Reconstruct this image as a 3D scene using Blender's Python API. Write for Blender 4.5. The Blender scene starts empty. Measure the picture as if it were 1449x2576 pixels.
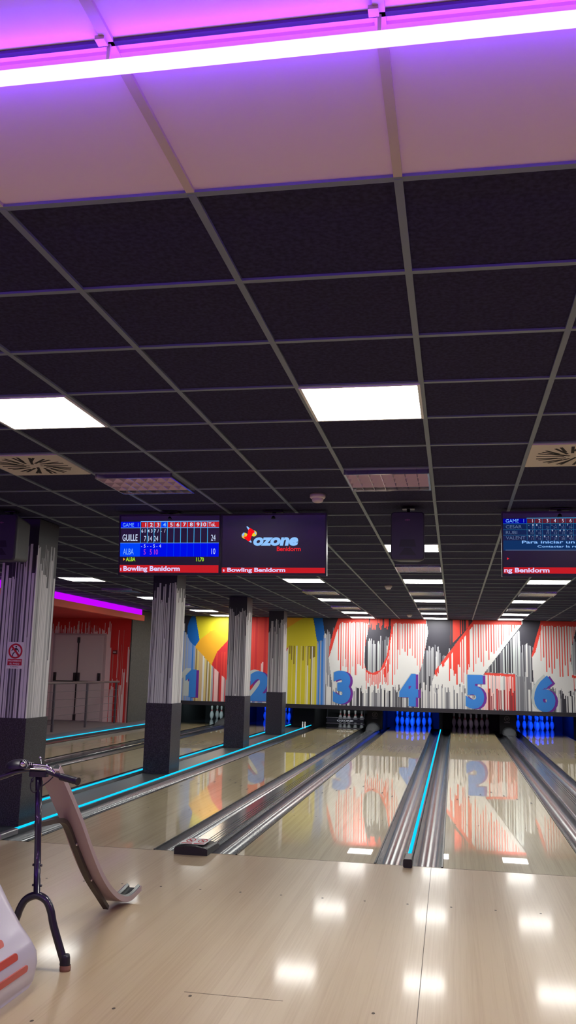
import bpy, math, random
import numpy as np
from mathutils import Vector, Matrix

random.seed(7)
S = bpy.context.scene
COL = S.collection
PI = math.pi

# ------------------------------------------------------------------ colours and materials
def lin(c):
    return tuple(((v / 255) / 12.92 if v / 255 <= 0.04045 else ((v / 255 + 0.055) / 1.055) ** 2.4) for v in c)

def mat(name, rgb, rough=0.5, metal=0.0, coat=0.0, coat_rough=0.03, spec=0.5, emit=None, strength=1.0):
    m = bpy.data.materials.new(name)
    m.use_nodes = True
    b = m.node_tree.nodes['Principled BSDF']
    b.inputs['Base Color'].default_value = (*lin(rgb), 1)
    b.inputs['Roughness'].default_value = rough
    b.inputs['Metallic'].default_value = metal
    b.inputs['Coat Weight'].default_value = coat
    b.inputs['Coat Roughness'].default_value = coat_rough
    b.inputs['Specular IOR Level'].default_value = spec
    if emit is not None:
        b.inputs['Emission Color'].default_value = (*emit, 1)
        b.inputs['Emission Strength'].default_value = strength
    return m

def glow(name, rgb_linear, strength=1.0):
    m = bpy.data.materials.new(name)
    m.use_nodes = True
    nt = m.node_tree
    nt.nodes.clear()
    e = nt.nodes.new('ShaderNodeEmission')
    e.inputs[0].default_value = (*rgb_linear, 1)
    e.inputs[1].default_value = strength
    o = nt.nodes.new('ShaderNodeOutputMaterial')
    nt.links.new(e.outputs[0], o.inputs[0])
    return m

def noise_tint(m, rgb_a, rgb_b, scale=(1, 1, 1), nscale=8.0, detail=4.0, lo=0.35, hi=0.65, bump=0.0, rough=None):
    """Mottled base colour from an object-space noise stretched by SCALE."""
    nt = m.node_tree
    b = nt.nodes['Principled BSDF']
    tc = nt.nodes.new('ShaderNodeTexCoord')
    mp = nt.nodes.new('ShaderNodeMapping')
    mp.inputs['Scale'].default_value = scale
    nz = nt.nodes.new('ShaderNodeTexNoise')
    nz.inputs['Scale'].default_value = nscale
    nz.inputs['Detail'].default_value = detail
    cr = nt.nodes.new('ShaderNodeValToRGB')
    cr.color_ramp.elements[0].position = lo
    cr.color_ramp.elements[1].position = hi
    cr.color_ramp.elements[0].color = (*lin(rgb_a), 1)
    cr.color_ramp.elements[1].color = (*lin(rgb_b), 1)
    nt.links.new(tc.outputs['Object'], mp.inputs[0])
    nt.links.new(mp.outputs[0], nz.inputs['Vector'])
    nt.links.new(nz.outputs['Fac'], cr.inputs[0])
    nt.links.new(cr.outputs[0], b.inputs['Base Color'])
    if bump:
        bp = nt.nodes.new('ShaderNodeBump')
        bp.inputs['Strength'].default_value = bump
        bp.inputs['Distance'].default_value = 0.002
        nt.links.new(nz.outputs['Fac'], bp.inputs['Height'])
        nt.links.new(bp.outputs[0], b.inputs['Normal'])
    return cr, nz

def wood(name, light, dark, rough, coat, coat_rough, board=0.055):
    """Laminated boards running along Y: a tint per board and a long grain."""
    m = mat(name, light, rough, coat=coat, coat_rough=coat_rough, spec=0.4)
    nt = m.node_tree
    b = nt.nodes['Principled BSDF']
    tc = nt.nodes.new('ShaderNodeTexCoord')
    sep = nt.nodes.new('ShaderNodeSeparateXYZ')
    nt.links.new(tc.outputs['Object'], sep.inputs[0])
    dv = nt.nodes.new('ShaderNodeMath'); dv.operation = 'DIVIDE'; dv.inputs[1].default_value = board
    fl = nt.nodes.new('ShaderNodeMath'); fl.operation = 'FLOOR'
    nt.links.new(sep.outputs['X'], dv.inputs[0]); nt.links.new(dv.outputs[0], fl.inputs[0])
    wn = nt.nodes.new('ShaderNodeTexWhiteNoise'); wn.noise_dimensions = '1D'
    nt.links.new(fl.outputs[0], wn.inputs['W'])
    mp = nt.nodes.new('ShaderNodeMapping'); mp.inputs['Scale'].default_value = (55, 0.9, 1)
    nt.links.new(tc.outputs['Object'], mp.inputs[0])
    nz = nt.nodes.new('ShaderNodeTexNoise'); nz.inputs['Scale'].default_value = 1.6; nz.inputs['Detail'].default_value = 6
    nt.links.new(mp.outputs[0], nz.inputs['Vector'])
    big = nt.nodes.new('ShaderNodeTexNoise'); big.inputs['Scale'].default_value = 0.7
    nt.links.new(tc.outputs['Object'], big.inputs['Vector'])
    a1 = nt.nodes.new('ShaderNodeMath'); a1.operation = 'MULTIPLY_ADD'; a1.inputs[1].default_value = 0.30
    nt.links.new(wn.outputs['Value'], a1.inputs[0]); nt.links.new(nz.outputs['Fac'], a1.inputs[2])
    a2 = nt.nodes.new('ShaderNodeMath'); a2.operation = 'MULTIPLY_ADD'; a2.inputs[1].default_value = 0.5
    nt.links.new(big.outputs['Fac'], a2.inputs[0]); nt.links.new(a1.outputs[0], a2.inputs[2])
    cr = nt.nodes.new('ShaderNodeValToRGB')
    cr.color_ramp.elements[0].position = 0.55; cr.color_ramp.elements[1].position = 1.15
    cr.color_ramp.elements[0].color = (*lin(dark), 1); cr.color_ramp.elements[1].color = (*lin(light), 1)
    nt.links.new(a2.outputs[0], cr.inputs[0]); nt.links.new(cr.outputs[0], b.inputs['Base Color'])
    return m

M = {}
M['approach'] = wood('approach_laminate', (194, 172, 139), (180, 155, 122), 0.33, 0.24, 0.085, 0.06)
M['lane'] = wood('lane_laminate', (212, 196, 154), (190, 173, 132), 0.35, 1.0, 0.012, 0.0274)
M['lane'].node_tree.nodes['Principled BSDF'].inputs['Coat IOR'].default_value = 1.65
M['seam'] = mat('dark_seam', (70, 58, 48), 0.6)
M['tile_dark'] = mat('black_mineral_tile', (52, 46, 54), 0.95, spec=0.1)
noise_tint(M['tile_dark'], (47, 45, 70), (60, 58, 88), nscale=60)
M['tile_white'] = mat('white_mineral_tile', (240, 222, 228), 0.9, spec=0.2)
M['bar_dark'] = mat('grey_ceiling_bar', (116, 128, 140), 0.5)
M['bar_white'] = mat('white_ceiling_bar', (206, 192, 172), 0.6)
M['panel'] = glow('lit_panel', (1.0, 0.985, 0.93), 27.0)
M['panel_frame'] = mat('white_lamp_frame', (225, 225, 220), 0.4)
M['chrome'] = mat('mirror_aluminium', (200, 196, 205), 0.16, metal=1.0)
M['lamp_tube'] = mat('unlit_tube', (215, 205, 220), 0.3)
M['vent'] = mat('cream_vent_plate', (214, 204, 190), 0.55)
M['vent_slot'] = mat('dark_vent_slot', (38, 32, 34), 0.8)
M['detector'] = mat('detector_plastic', (214, 200, 196), 0.5)
M['violet'] = glow('violet_led', (1.5, 1.05, 2.0), 1.0)
M['violet_halo'] = glow('violet_halo_emitter', (0.15, 0.0005, 1.0), 62.0)
M['violet_fill'] = glow('violet_rear_fill', (0.55, 0.10, 1.0), 22.0)
M['violet_soft'] = glow('violet_cove', (0.50, 0.0015, 1.0), 1.15)
M['cyan'] = glow('cyan_led', (0.004, 0.55, 0.95), 1.35)
M['profile'] = mat('dark_led_profile', (60, 50, 70), 0.4, metal=0.3)
M['screen_black'] = mat('screen_glass', (12, 11, 18), 0.25, spec=0.5, emit=(0.006, 0.004, 0.009))
M['bezel'] = mat('black_bezel', (18, 17, 20), 0.35)
M['speaker'] = mat('black_speaker_plastic', (52, 44, 66), 0.55)
M['speaker_side'] = mat('grey_speaker_side', (58, 60, 62), 0.5)
M['speaker_dark'] = mat('speaker_cone', (16, 13, 22), 0.5)
M['emblem'] = mat('pink_emblem', (150, 80, 130), 0.4)
M['granite'] = mat('black_speckled_cladding', (50, 48, 54), 0.38)
noise_tint(M['granite'], (38, 36, 42), (78, 77, 82), nscale=90, detail=2, lo=0.42, hi=0.72)
M['black_paint'] = mat('black_paint', (40, 38, 46), 0.5)
M['gutter'] = mat('grey_gutter', (82, 86, 92), 0.2, metal=0.4)
M['cap'] = mat('grey_capping', (100, 104, 108), 0.16, metal=0.4)
M['cap_groove'] = mat('capping_groove', (40, 40, 46), 0.3, metal=0.3)
M['edge_black'] = mat('black_edge_strip', (22, 20, 22), 0.35)
M['endcap'] = mat('black_end_cap', (30, 27, 32), 0.4)
M['silver'] = mat('silver_end_cap', (190, 188, 192), 0.3, metal=0.8)
M['walkway'] = mat('grey_walkway', (64, 70, 72), 0.4)
M['white'] = mat('white_vinyl', (235, 232, 232), 0.5)
M['red_vinyl'] = mat('red_vinyl', (200, 28, 48), 0.5)
M['black_vinyl'] = mat('black_vinyl', (22, 18, 30), 0.5)
M['hump'] = mat('grey_moulded_cover', (62, 64, 68), 0.9, spec=0.2)
M['pit'] = mat('pit_black', (20, 20, 23), 0.7)
M['deck'] = mat('dark_pin_deck', (46, 46, 50), 0.25, coat=1.0, coat_rough=0.04)
M['ledge'] = mat('black_ledge', (36, 34, 40), 0.4)
M['kick_logo'] = mat('grey_kickback_print', (120, 112, 112), 0.5)
M['pin'] = mat('white_pin', (238, 236, 232), 0.25, coat=0.6)
M['pin_red'] = mat('red_neck_stripe', (196, 30, 36), 0.3)
M['sweep'] = mat('black_sweep_bar', (44, 44, 48), 0.35, metal=0.3)
M['grey_wall'] = mat('dark_grey_wall', (84, 84, 82), 0.85)
noise_tint(M['grey_wall'], (66, 66, 66), (76, 76, 75), nscale=25)
M['room_wall'] = mat('warm_grey_wall', (150, 132, 128), 0.9)
M['red_wall'] = mat('red_paint', (206, 36, 34), 0.7)
M['fascia'] = mat('orange_red_fascia', (222, 84, 60), 0.6)
M['door'] = mat('pale_grey_door', (196, 178, 178), 0.5)
M['door_metal'] = mat('dark_door_hardware', (34, 24, 30), 0.4)
M['steel'] = mat('brushed_steel', (150, 142, 146), 0.35, metal=0.7)
M['steel_dark'] = mat('dark_steel_post', (96, 90, 96), 0.4, metal=0.5)
M['platform'] = mat('grey_platform', (104, 96, 100), 0.5)
M['hood'] = mat('white_gloss_shell', (196, 186, 204), 0.3, coat=0.3, coat_rough=0.12)
M['hood_red'] = mat('red_shell_stripe', (196, 76, 66), 0.3)
M['ramp_tube'] = mat('black_purple_tube', (38, 30, 54), 0.28, coat=0.6)
M['rubber'] = mat('brown_rubber_foot', (150, 108, 92), 0.8)
M['grip'] = mat('black_rubber_grip', (34, 28, 44), 0.4)
M['chrome_bright'] = mat('polished_chrome', (225, 225, 228), 0.08, metal=1.0)
M['ramp_board'] = mat('greyish_pink_ramp', (172, 150, 154), 0.42)
M['ramp_rail'] = mat('grey_ramp_rail', (72, 75, 76), 0.3, metal=0.5)
M['bracket'] = mat('brown_bracket', (66, 56, 54), 0.5)

# ------------------------------------------------------------------ mesh builder
class MB:
    def __init__(self):
        self.v, self.f, self.mi, self.sm = [], [], [], []
    def add(self, vs, fs, mi=0, smooth=False):
        o = len(self.v)
        self.v += [tuple(p) for p in vs]
        for f in fs:
            self.f.append(tuple(o + i for i in f)); self.mi.append(mi); self.sm.append(smooth)
        return self
    def box(self, x0, x1, y0, y1, z0, z1, mi=0):
        vs = [(x, y, z) for x in (x0, x1) for y in (y0, y1) for z in (z0, z1)]
        fs = [(0, 1, 3, 2), (4, 6, 7, 5), (0, 4, 5, 1), (2, 3, 7, 6), (0, 2, 6, 4), (1, 5, 7, 3)]
        return self.add(vs, fs, mi)
    def bbox(self, x0, x1, y0, y1, z0, z1, r=0.01, mi=0, axis='y', seg=4):
        """Box with its four long edges rounded; AXIS is the direction of the rounded edges."""
        a = {'x': ((y0, y1), (z0, z1), (x0, x1)), 'y': ((x0, x1), (z0, z1), (y0, y1)), 'z': ((x0, x1), (y0, y1), (z0, z1))}[axis]
        (p0, p1), (q0, q1), (h0, h1) = a
        pts = []
        for cx, cy, st in ((p1 - r, q1 - r, 0), (p0 + r, q1 - r, 90), (p0 + r, q0 + r, 180), (p1 - r, q0 + r, 270)):
            for k in range(seg + 1):
                t = math.radians(st + 90 * k / seg)
                pts.append((cx + r * math.cos(t), cy + r * math.sin(t)))
        def P(p, hh):
            return {'x': (hh, p[0], p[1]), 'y': (p[0], hh, p[1]), 'z': (p[0], p[1], hh)}[axis]
        n = len(pts)
        vs = [P(p, h0) for p in pts] + [P(p, h1) for p in pts]
        fs = [(i, (i + 1) % n, n + (i + 1) % n, n + i) for i in range(n)]
        fs += [tuple(range(n)), tuple(range(2 * n - 1, n - 1, -1))]
        return self.add(vs, fs, mi)
    def quad(self, a, b, c, d, mi=0):
        return self.add([a, b, c, d], [(0, 1, 2, 3)], mi)
    def tube(self, path, r, seg=10, mi=0, caps=True):
        P = [Vector(p) for p in path]
        rs = r if isinstance(r, (list, tuple)) else [r] * len(P)
        up = None
        vs = []
        for i, p in enumerate(P):
            t = (P[min(i + 1, len(P) - 1)] - P[max(i - 1, 0)]).normalized()
            if up is None:
                up = Vector((0, 0, 1)) if abs(t.z) < 0.9 else Vector((1, 0, 0))
            n = (up - t * up.dot(t)).normalized()
            up = n
            b = t.cross(n)
            for k in range(seg):
                a = 2 * PI * k / seg
                vs.append(p + (n * math.cos(a) + b * math.sin(a)) * rs[i])
        fs = [(i * seg + k, i * seg + (k + 1) % seg, (i + 1) * seg + (k + 1) % seg, (i + 1) * seg + k) for i in range(len(P) - 1) for k in range(seg)]
        self.add(vs, fs, mi, True)
        if caps:
            o = len(self.v) - len(vs)
            for ring in (range(seg), range(len(vs) - seg, len(vs))):
                self.f.append(tuple(o + i for i in ring)); self.mi.append(mi); self.sm.append(False)
        return self
    def lathe(self, prof, c=(0, 0, 0), seg=20, mi=0, axis='z'):
        vs = []
        for r, z in prof:
            for k in range(seg):
                a = 2 * PI * k / seg
                q = (r * math.cos(a), r * math.sin(a), z)
                if axis == 'y': q = (q[0], q[2], q[1])
                if axis == 'x': q = (q[2], q[0], q[1])
                vs.append((c[0] + q[0], c[1] + q[1], c[2] + q[2]))
        fs = [(i * seg + k, i * seg + (k + 1) % seg, (i + 1) * seg + (k + 1) % seg, (i + 1) * seg + k) for i in range(len(prof) - 1) for k in range(seg)]
        return self.add(vs, fs, mi, True)
    def loft(self, secs, mi=0, smooth=True, closed=True, caps=True):
        n = len(secs[0])
        vs = [p for s in secs for p in s]
        fs = []
        for i in range(len(secs) - 1):
            for k in range(n if closed else n - 1):
                fs.append((i * n + k, i * n + (k + 1) % n, (i + 1) * n + (k + 1) % n, (i + 1) * n + k))
        self.add(vs, fs, mi, smooth)
        if caps and closed:
            o = len(self.v) - len(vs)
            self.f.append(tuple(o + i for i in range(n))); self.mi.append(mi); self.sm.append(False)
            self.f.append(tuple(o + len(vs) - n + i for i in range(n))); self.mi.append(mi); self.sm.append(False)
        return self
    def flat(self, pts2, fr, off=0.0, mi=0):
        """Polygon given in a frame's 2-D coordinates."""
        return self.add([fr(p[0], p[1], off) for p in pts2], [tuple(range(len(pts2)))], mi)
    def rect(self, x0, x1, z0, z1, fr, off=0.0, mi=0):
        return self.flat([(x0, z0), (x1, z0), (x1, z1), (x0, z1)], fr, off, mi)
    def ring(self, cx, cz, r0, r1, fr, off=0.0, mi=0, seg=28, squash=1.0):
        vs = []
        for k in range(seg):
            a = 2 * PI * k / seg
            for r in (r0, r1):
                vs.append(fr(cx + r * math.cos(a), cz + squash * r * math.sin(a), off))
        fs = [(2 * k, 2 * k + 1, (2 * k + 3) % (2 * seg), (2 * k + 2) % (2 * seg)) for k in range(seg)]
        return self.add(vs, fs, mi)
    def text(self, s, x, z, height, fr, off=0.0, mi=0, bold=0.0, shear=0.0, width=None, align='l', squeeze=1.0):
        vs, fs, w = glyphs(s, bold, shear)
        kz = height / 0.72
        kx = kz * squeeze if width is None else width / w
        x0 = x - (kx * w if align == 'r' else kx * w / 2 if align == 'c' else 0)
        return self.add([fr(x0 + p[0] * kx, z + p[1] * kz, off) for p in vs], fs, mi)
    def build(self, name, mats, parent=None, loc=None):
        me = bpy.data.meshes.new(name)
        base = Vector(loc) if loc is not None else (Vector((0, 0, 0)))
        if parent is not None and loc is None:
            base = world_of(parent)
        me.from_pydata([tuple(Vector(p) - base) for p in self.v], [], self.f)
        ms = mats if isinstance(mats, (list, tuple)) else [mats]
        for m in ms: me.materials.append(m)
        me.polygons.foreach_set('material_index', self.mi)
        me.polygons.foreach_set('use_smooth', self.sm)
        me.update()
        o = bpy.data.objects.new(name, me)
        COL.objects.link(o)
        if parent is not None:
            o.parent = parent
            o.location = base - world_of(parent)
        else:
            o.location = base
        return o

def world_of(o):
    p = Vector(o.location)
    while o.parent is not None:
        o = o.parent
        p = p + Vector(o.location)
    return p

_G = {}
def glyphs(s, bold, shear):
    k = (s, bold, shear)
    if k in _G: return _G[k]
    cu = bpy.data.curves.new('lettering', 'FONT')
    cu.body = s; cu.size = 1.0; cu.offset = bold; cu.shear = shear; cu.resolution_u = 4
    ob = bpy.data.objects.new('lettering', cu)
    COL.objects.link(ob)
    dg = bpy.context.evaluated_depsgraph_get()
    me = bpy.data.meshes.new_from_object(ob.evaluated_get(dg))
    vs = [tuple(v.co) for v in me.vertices]
    fs = [tuple(p.vertices) for p in me.polygons]
    x0 = min(v[0] for v in vs); x1 = max(v[0] for v in vs)
    vs = [(v[0] - x0, v[1], v[2]) for v in vs]
    bpy.data.objects.remove(ob); bpy.data.meshes.remove(me); bpy.data.curves.remove(cu)
    _G[k] = (vs, fs, x1 - x0)
    return _G[k]

def face_y(y):            # frame of a plane that faces the camera side (-Y): 2-D (x, z), OFF towards the viewer
    return lambda a, b, off: (a, y - off, b)
def face_x(x):            # frame of a plane that faces +X: 2-D (y, z)
    return lambda a, b, off: (x + off, a, b)
def face_up(z):           # 2-D (x, y) on a top
    return lambda a, b, off: (a, b, z + off)

def tag(o, label, cat, group=None, kind=None):
    o['label'] = label; o['category'] = cat
    if group: o['group'] = group
    if kind: o['kind'] = kind
    return o
def thing(name, label, cat, loc=(0, 0, 0), group=None, kind=None):
    o = bpy.data.objects.new(name, None)
    COL.objects.link(o)
    o.empty_display_size = 0.1
    o.location = loc
    return tag(o, label, cat, group, kind)
def struct(o, kind='structure'):
    o['kind'] = kind
    return o
def dup(root, loc, label=None, group=None):
    r = root.copy(); COL.objects.link(r); r.location = loc
    if label: r['label'] = label
    if group: r['group'] = group
    for ch in list(root.children):
        c = ch.copy(); COL.objects.link(c); c.parent = r
        for g in list(ch.children):
            d = g.copy(); COL.objects.link(d); d.parent = c
    return r

# ------------------------------------------------------------------ dimensions (metres; camera above the origin, lanes along +Y)
CEIL = 2.7934
TS, TX, TY = 0.6, -0.7431, 2.3079           # ceiling grid pitch and origin
FOUL, HEAD = 7.154, 25.442                  # foul line, head pin
LW = 1.0668
LANES = {1: -7.28, 2: -5.53, 3: -3.434, 4: -1.680, 5: -0.0926, 6: 1.661}
LEND = 23.75                                # end of the pale lane boards
MURAL = 22.9
XL, XR, YB = -11.5, 6.5, -5.0

# ------------------------------------------------------------------ shell
def add_floor():
    b = MB()
    b.box(XL, XR, YB, FOUL, -0.3, 0.0)
    o = struct(b.build('floor', M['approach']))
    d = MB()
    d.box(-0.1655, -0.1625, YB, 4.0, -0.0005, 0.0006)
    d.add([(-0.1655, 4.0, 0.0006), (-0.1625, 4.0, 0.0006), (-0.180, FOUL - 0.01, 0.0006), (-0.183, FOUL - 0.01, 0.0006)], [(0, 1, 2, 3)])
    d.box(XL, XR, FOUL - 0.012, FOUL - 0.006, -0.0005, 0.0007)
    d.box(-1.2, -0.75, 4.16, 4.163, -0.0005, 0.0006)
    for row in (3.9, 6.0):
        for k in range(-8, 9):
            x = -0.62 + k * 0.27 + (0.05 if row > 5 else 0)
            n = [(x + 0.008 * math.cos(a * PI / 4), row + 0.25 * math.sin(k * 2.1) * (row < 5) + 0.012 * math.sin(a * PI / 4), 0.0007) for a in range(8)]
            d.add(n, [tuple(range(8))])
    d.build('approach_joints', M['seam'], o)
add_floor()
struct(MB().box(XL, XR, FOUL, 27.0, -0.4, -0.16).build('floor', M['pit']))

def add_ceiling():
    c = MB().box(XL, XR, TY, 27.0, CEIL + 0.004, CEIL + 0.12).build('ceiling', M['tile_dark'])
    struct(c)
    w = MB().box(XL, XR, YB, TY, CEIL + 0.004, CEIL + 0.12).build('ceiling', M['tile_white'])
    struct(w)
    hb = 0.0125
    for white in (False, True):
        g = MB()
        y0, y1 = (TY, 23.0) if not white else (YB, TY - 0.014)
        i = math.ceil((XL - TX) / TS)
        while TX + i * TS < XR:
            x = TX + i * TS
            g.box(x - hb, x + hb, y0, y1, CEIL - 0.006, CEIL + 0.006)
            i += 1
        j = 0 if not white else -1
        while True:
            y = TY + j * TS
            if y > 22.9 or y < YB: break
            g.box(XL, XR, y - hb, y + hb, CEIL - 0.005, CEIL + 0.006)
            j += -1 if white else 1
        struct(g.build('trim_1' if not white else 'trim_2', M['bar_white'] if white else M['bar_dark']))
add_ceiling()
struct(MB().box(XL, XR, 26.9, 27.1, -0.4, 2.95).build('wall_back', M['pit']))
struct(MB().box(XR, XR + 0.15, YB, 27.0, -0.4, 2.95).build('wall_right', M['room_wall']))
struct(MB().box(XL - 0.15, XL, YB, 27.0, -0.4, 2.95).build('wall_left', M['room_wall']))
struct(MB().box(XL, XR, YB - 0.15, YB, -0.4, 2.95).build('wall_front', M['room_wall']))

# ------------------------------------------------------------------ drip paint: a surface cut into narrow columns, each a run of colours
def drip_surface(b, fr, x0, x1, z0, z1, step, paint, dz=0.012, off=0.0):
    n = max(1, int(round((x1 - x0) / step)))
    zs = np.linspace(z1, z0, max(2, int(round((z1 - z0) / dz)) + 1))
    zc = (zs[:-1] + zs[1:]) / 2
    for i in range(n):
        xa, xb = x0 + (x1 - x0) * i / n, x0 + (x1 - x0) * (i + 1) / n
        col = paint(i, (xa + xb) / 2, zc)
        s = 0
        for k in range(1, len(zc) + 1):
            if k == len(zc) or col[k] != col[s]:
                b.add([fr(xa, zs[k], off), fr(xb, zs[k], off), fr(xb, zs[s], off), fr(xa, zs[s], off)], [(0, 1, 2, 3)], int(col[s]))
                s = k

PAL = [(222, 222, 222), (48, 47, 58), (116, 117, 126), (168, 169, 176), (222, 62, 50), (142, 52, 54), (214, 200, 34), (234, 170, 34),
       (0, 98, 184), (206, 40, 46), (132, 160, 212), (130, 112, 44), (206, 178, 132), (240, 196, 194), (222, 208, 128), (48, 126, 212), (110, 34, 150), (84, 42, 48), (188, 196, 196)]
PALM = [mat('mural_paint_%02d' % i, c, 0.55) for i, c in enumerate(PAL)]
WHITE, DARK, G1, G2, RED, DRED, YEL, ORA, BBL, BRE, LBL, OLI, TAN, PNK, PYE, NBL, PUR, BRN, OFF = range(19)

HM = (94.678379, 8.269707, 1143.6104, -11.54929, -90.530991, 1846.332074, -0.008318, 0.007987)
def art(x, z):            # mural design coordinates (u to the right, v downwards) of a point on the panel
    w = HM[6] * x + HM[7] * z + 1
    return (HM[0] * x + HM[1] * z + HM[2]) / w, (HM[3] * x + HM[4] * z + HM[5]) / w

def inside(poly, u, v):
    r = np.zeros(len(v), bool)
    n = len(poly)
    for i in range(n):
        (x1, y1), (x2, y2) = poly[i], poly[(i + 1) % n]
        cond = (y1 > v) != (y2 > v)
        xx = (x2 - x1) * (v - y1) / ((y2 - y1) if y2 != y1 else 1e-9) + x1
        r ^= cond & (u < xx)
    return r

def interp(u, pts):
    return float(np.interp(u, [p[0] for p in pts], [p[1] for p in pts]))

P_BLUE_L = [(489, 1540), (492, 1551), (502, 1609), (491, 1626), (480, 1616), (473, 1604), (471, 1590), (472, 1575), (476, 1563), (482, 1552), (484, 1540)]
P_YEL_L = [(490, 1535), (640, 1535), (573, 1572), (530, 1588), (502, 1611)]
P_ORA = [(502, 1610), (530, 1588), (573, 1571), (640, 1548), (573, 1612), (546, 1640), (532, 1673), (491, 1627)]
P_RED_B = [(532, 1673), (546, 1640), (573, 1611), (640, 1540), (700, 1540), (727, 1577), (727, 1624), (700, 1690), (640, 1705), (573, 1714)]
P_ORA_R = [(690, 1540), (765, 1540), (765, 1553), (727, 1577), (700, 1592)]
P_YEL_R = [(700, 1592), (727, 1577), (765, 1553), (787, 1540), (788, 1555), (798, 1613), (795, 1625), (727, 1624), (700, 1660)]
P_BLUE_R = [(787, 1540), (810, 1540), (816, 1590), (813, 1610), (798, 1614), (795, 1600)]
P_O1 = [(850, 1540), (850, 1557), (838, 1590), (829, 1625), (827, 1655), (832, 1700), (840, 1745), (1046, 1745), (1052, 1700), (1063, 1668), (1070, 1630), (1077, 1590), (1072, 1560), (1072, 1540)]
P_O1_EDGE = [(850, 1540), (860, 1560), (846, 1592), (834, 1634), (827, 1655), (829, 1625), (838, 1590), (850, 1557)]
P_O1_HOLE = [(930, 1540), (984, 1540), (985, 1572), (981, 1600), (973, 1650), (956, 1686), (936, 1695), (922, 1688), (915, 1665), (919, 1620), (927, 1580)]
P_O1_HEDGE = [(984, 1540), (991, 1540), (991, 1568), (984, 1605), (977, 1650), (966, 1679), (946, 1698), (926, 1695), (917, 1683), (936, 1693), (956, 1686), (973, 1650), (981, 1600), (985, 1572)]
P_Z = [(1190, 1540), (1315, 1540), (1314, 1569), (1219, 1692), (1204, 1720), (1198, 1745), (1100, 1745), (1085, 1722), (1095, 1690), (1188, 1568)]
P_Z_TRI = [(1132, 1540), (1192, 1540), (1190, 1566), (1132, 1624)]
P_Z_DARK = [(1220, 1691), (1302, 1588), (1307, 1600), (1310, 1705), (1294, 1694)]
P_Z_WHITE = [(1296, 1598), (1306, 1584), (1311, 1650), (1310, 1706), (1298, 1695)]
P_O2 = [(1361, 1540), (1360, 1568), (1348, 1605), (1338, 1650), (1341, 1700), (1350, 1745), (1600, 1745), (1600, 1540)]
P_O2_EDGE = [(1361, 1540), (1362, 1582), (1347, 1640), (1337, 1656), (1338, 1645), (1348, 1605), (1359, 1568)]
P_O2_HOLE = [(1456, 1540), (1449, 1582), (1439, 1622), (1435, 1660), (1442, 1697), (1600, 1697), (1600, 1540)]

_rng = random.Random(11)
DRIP = []                                   # random numbers shared by the narrow columns of one drip
while len(DRIP) < 1400:
    r = [_rng.random() for _ in range(10)]
    for _ in range(_rng.choice((1, 2, 2, 2, 3))):
        DRIP.append(r)

def pick(r, opts):
    acc = 0
    for c, p in opts:
        acc += p
        if r < acc: return c
    return opts[-1][0]

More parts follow.
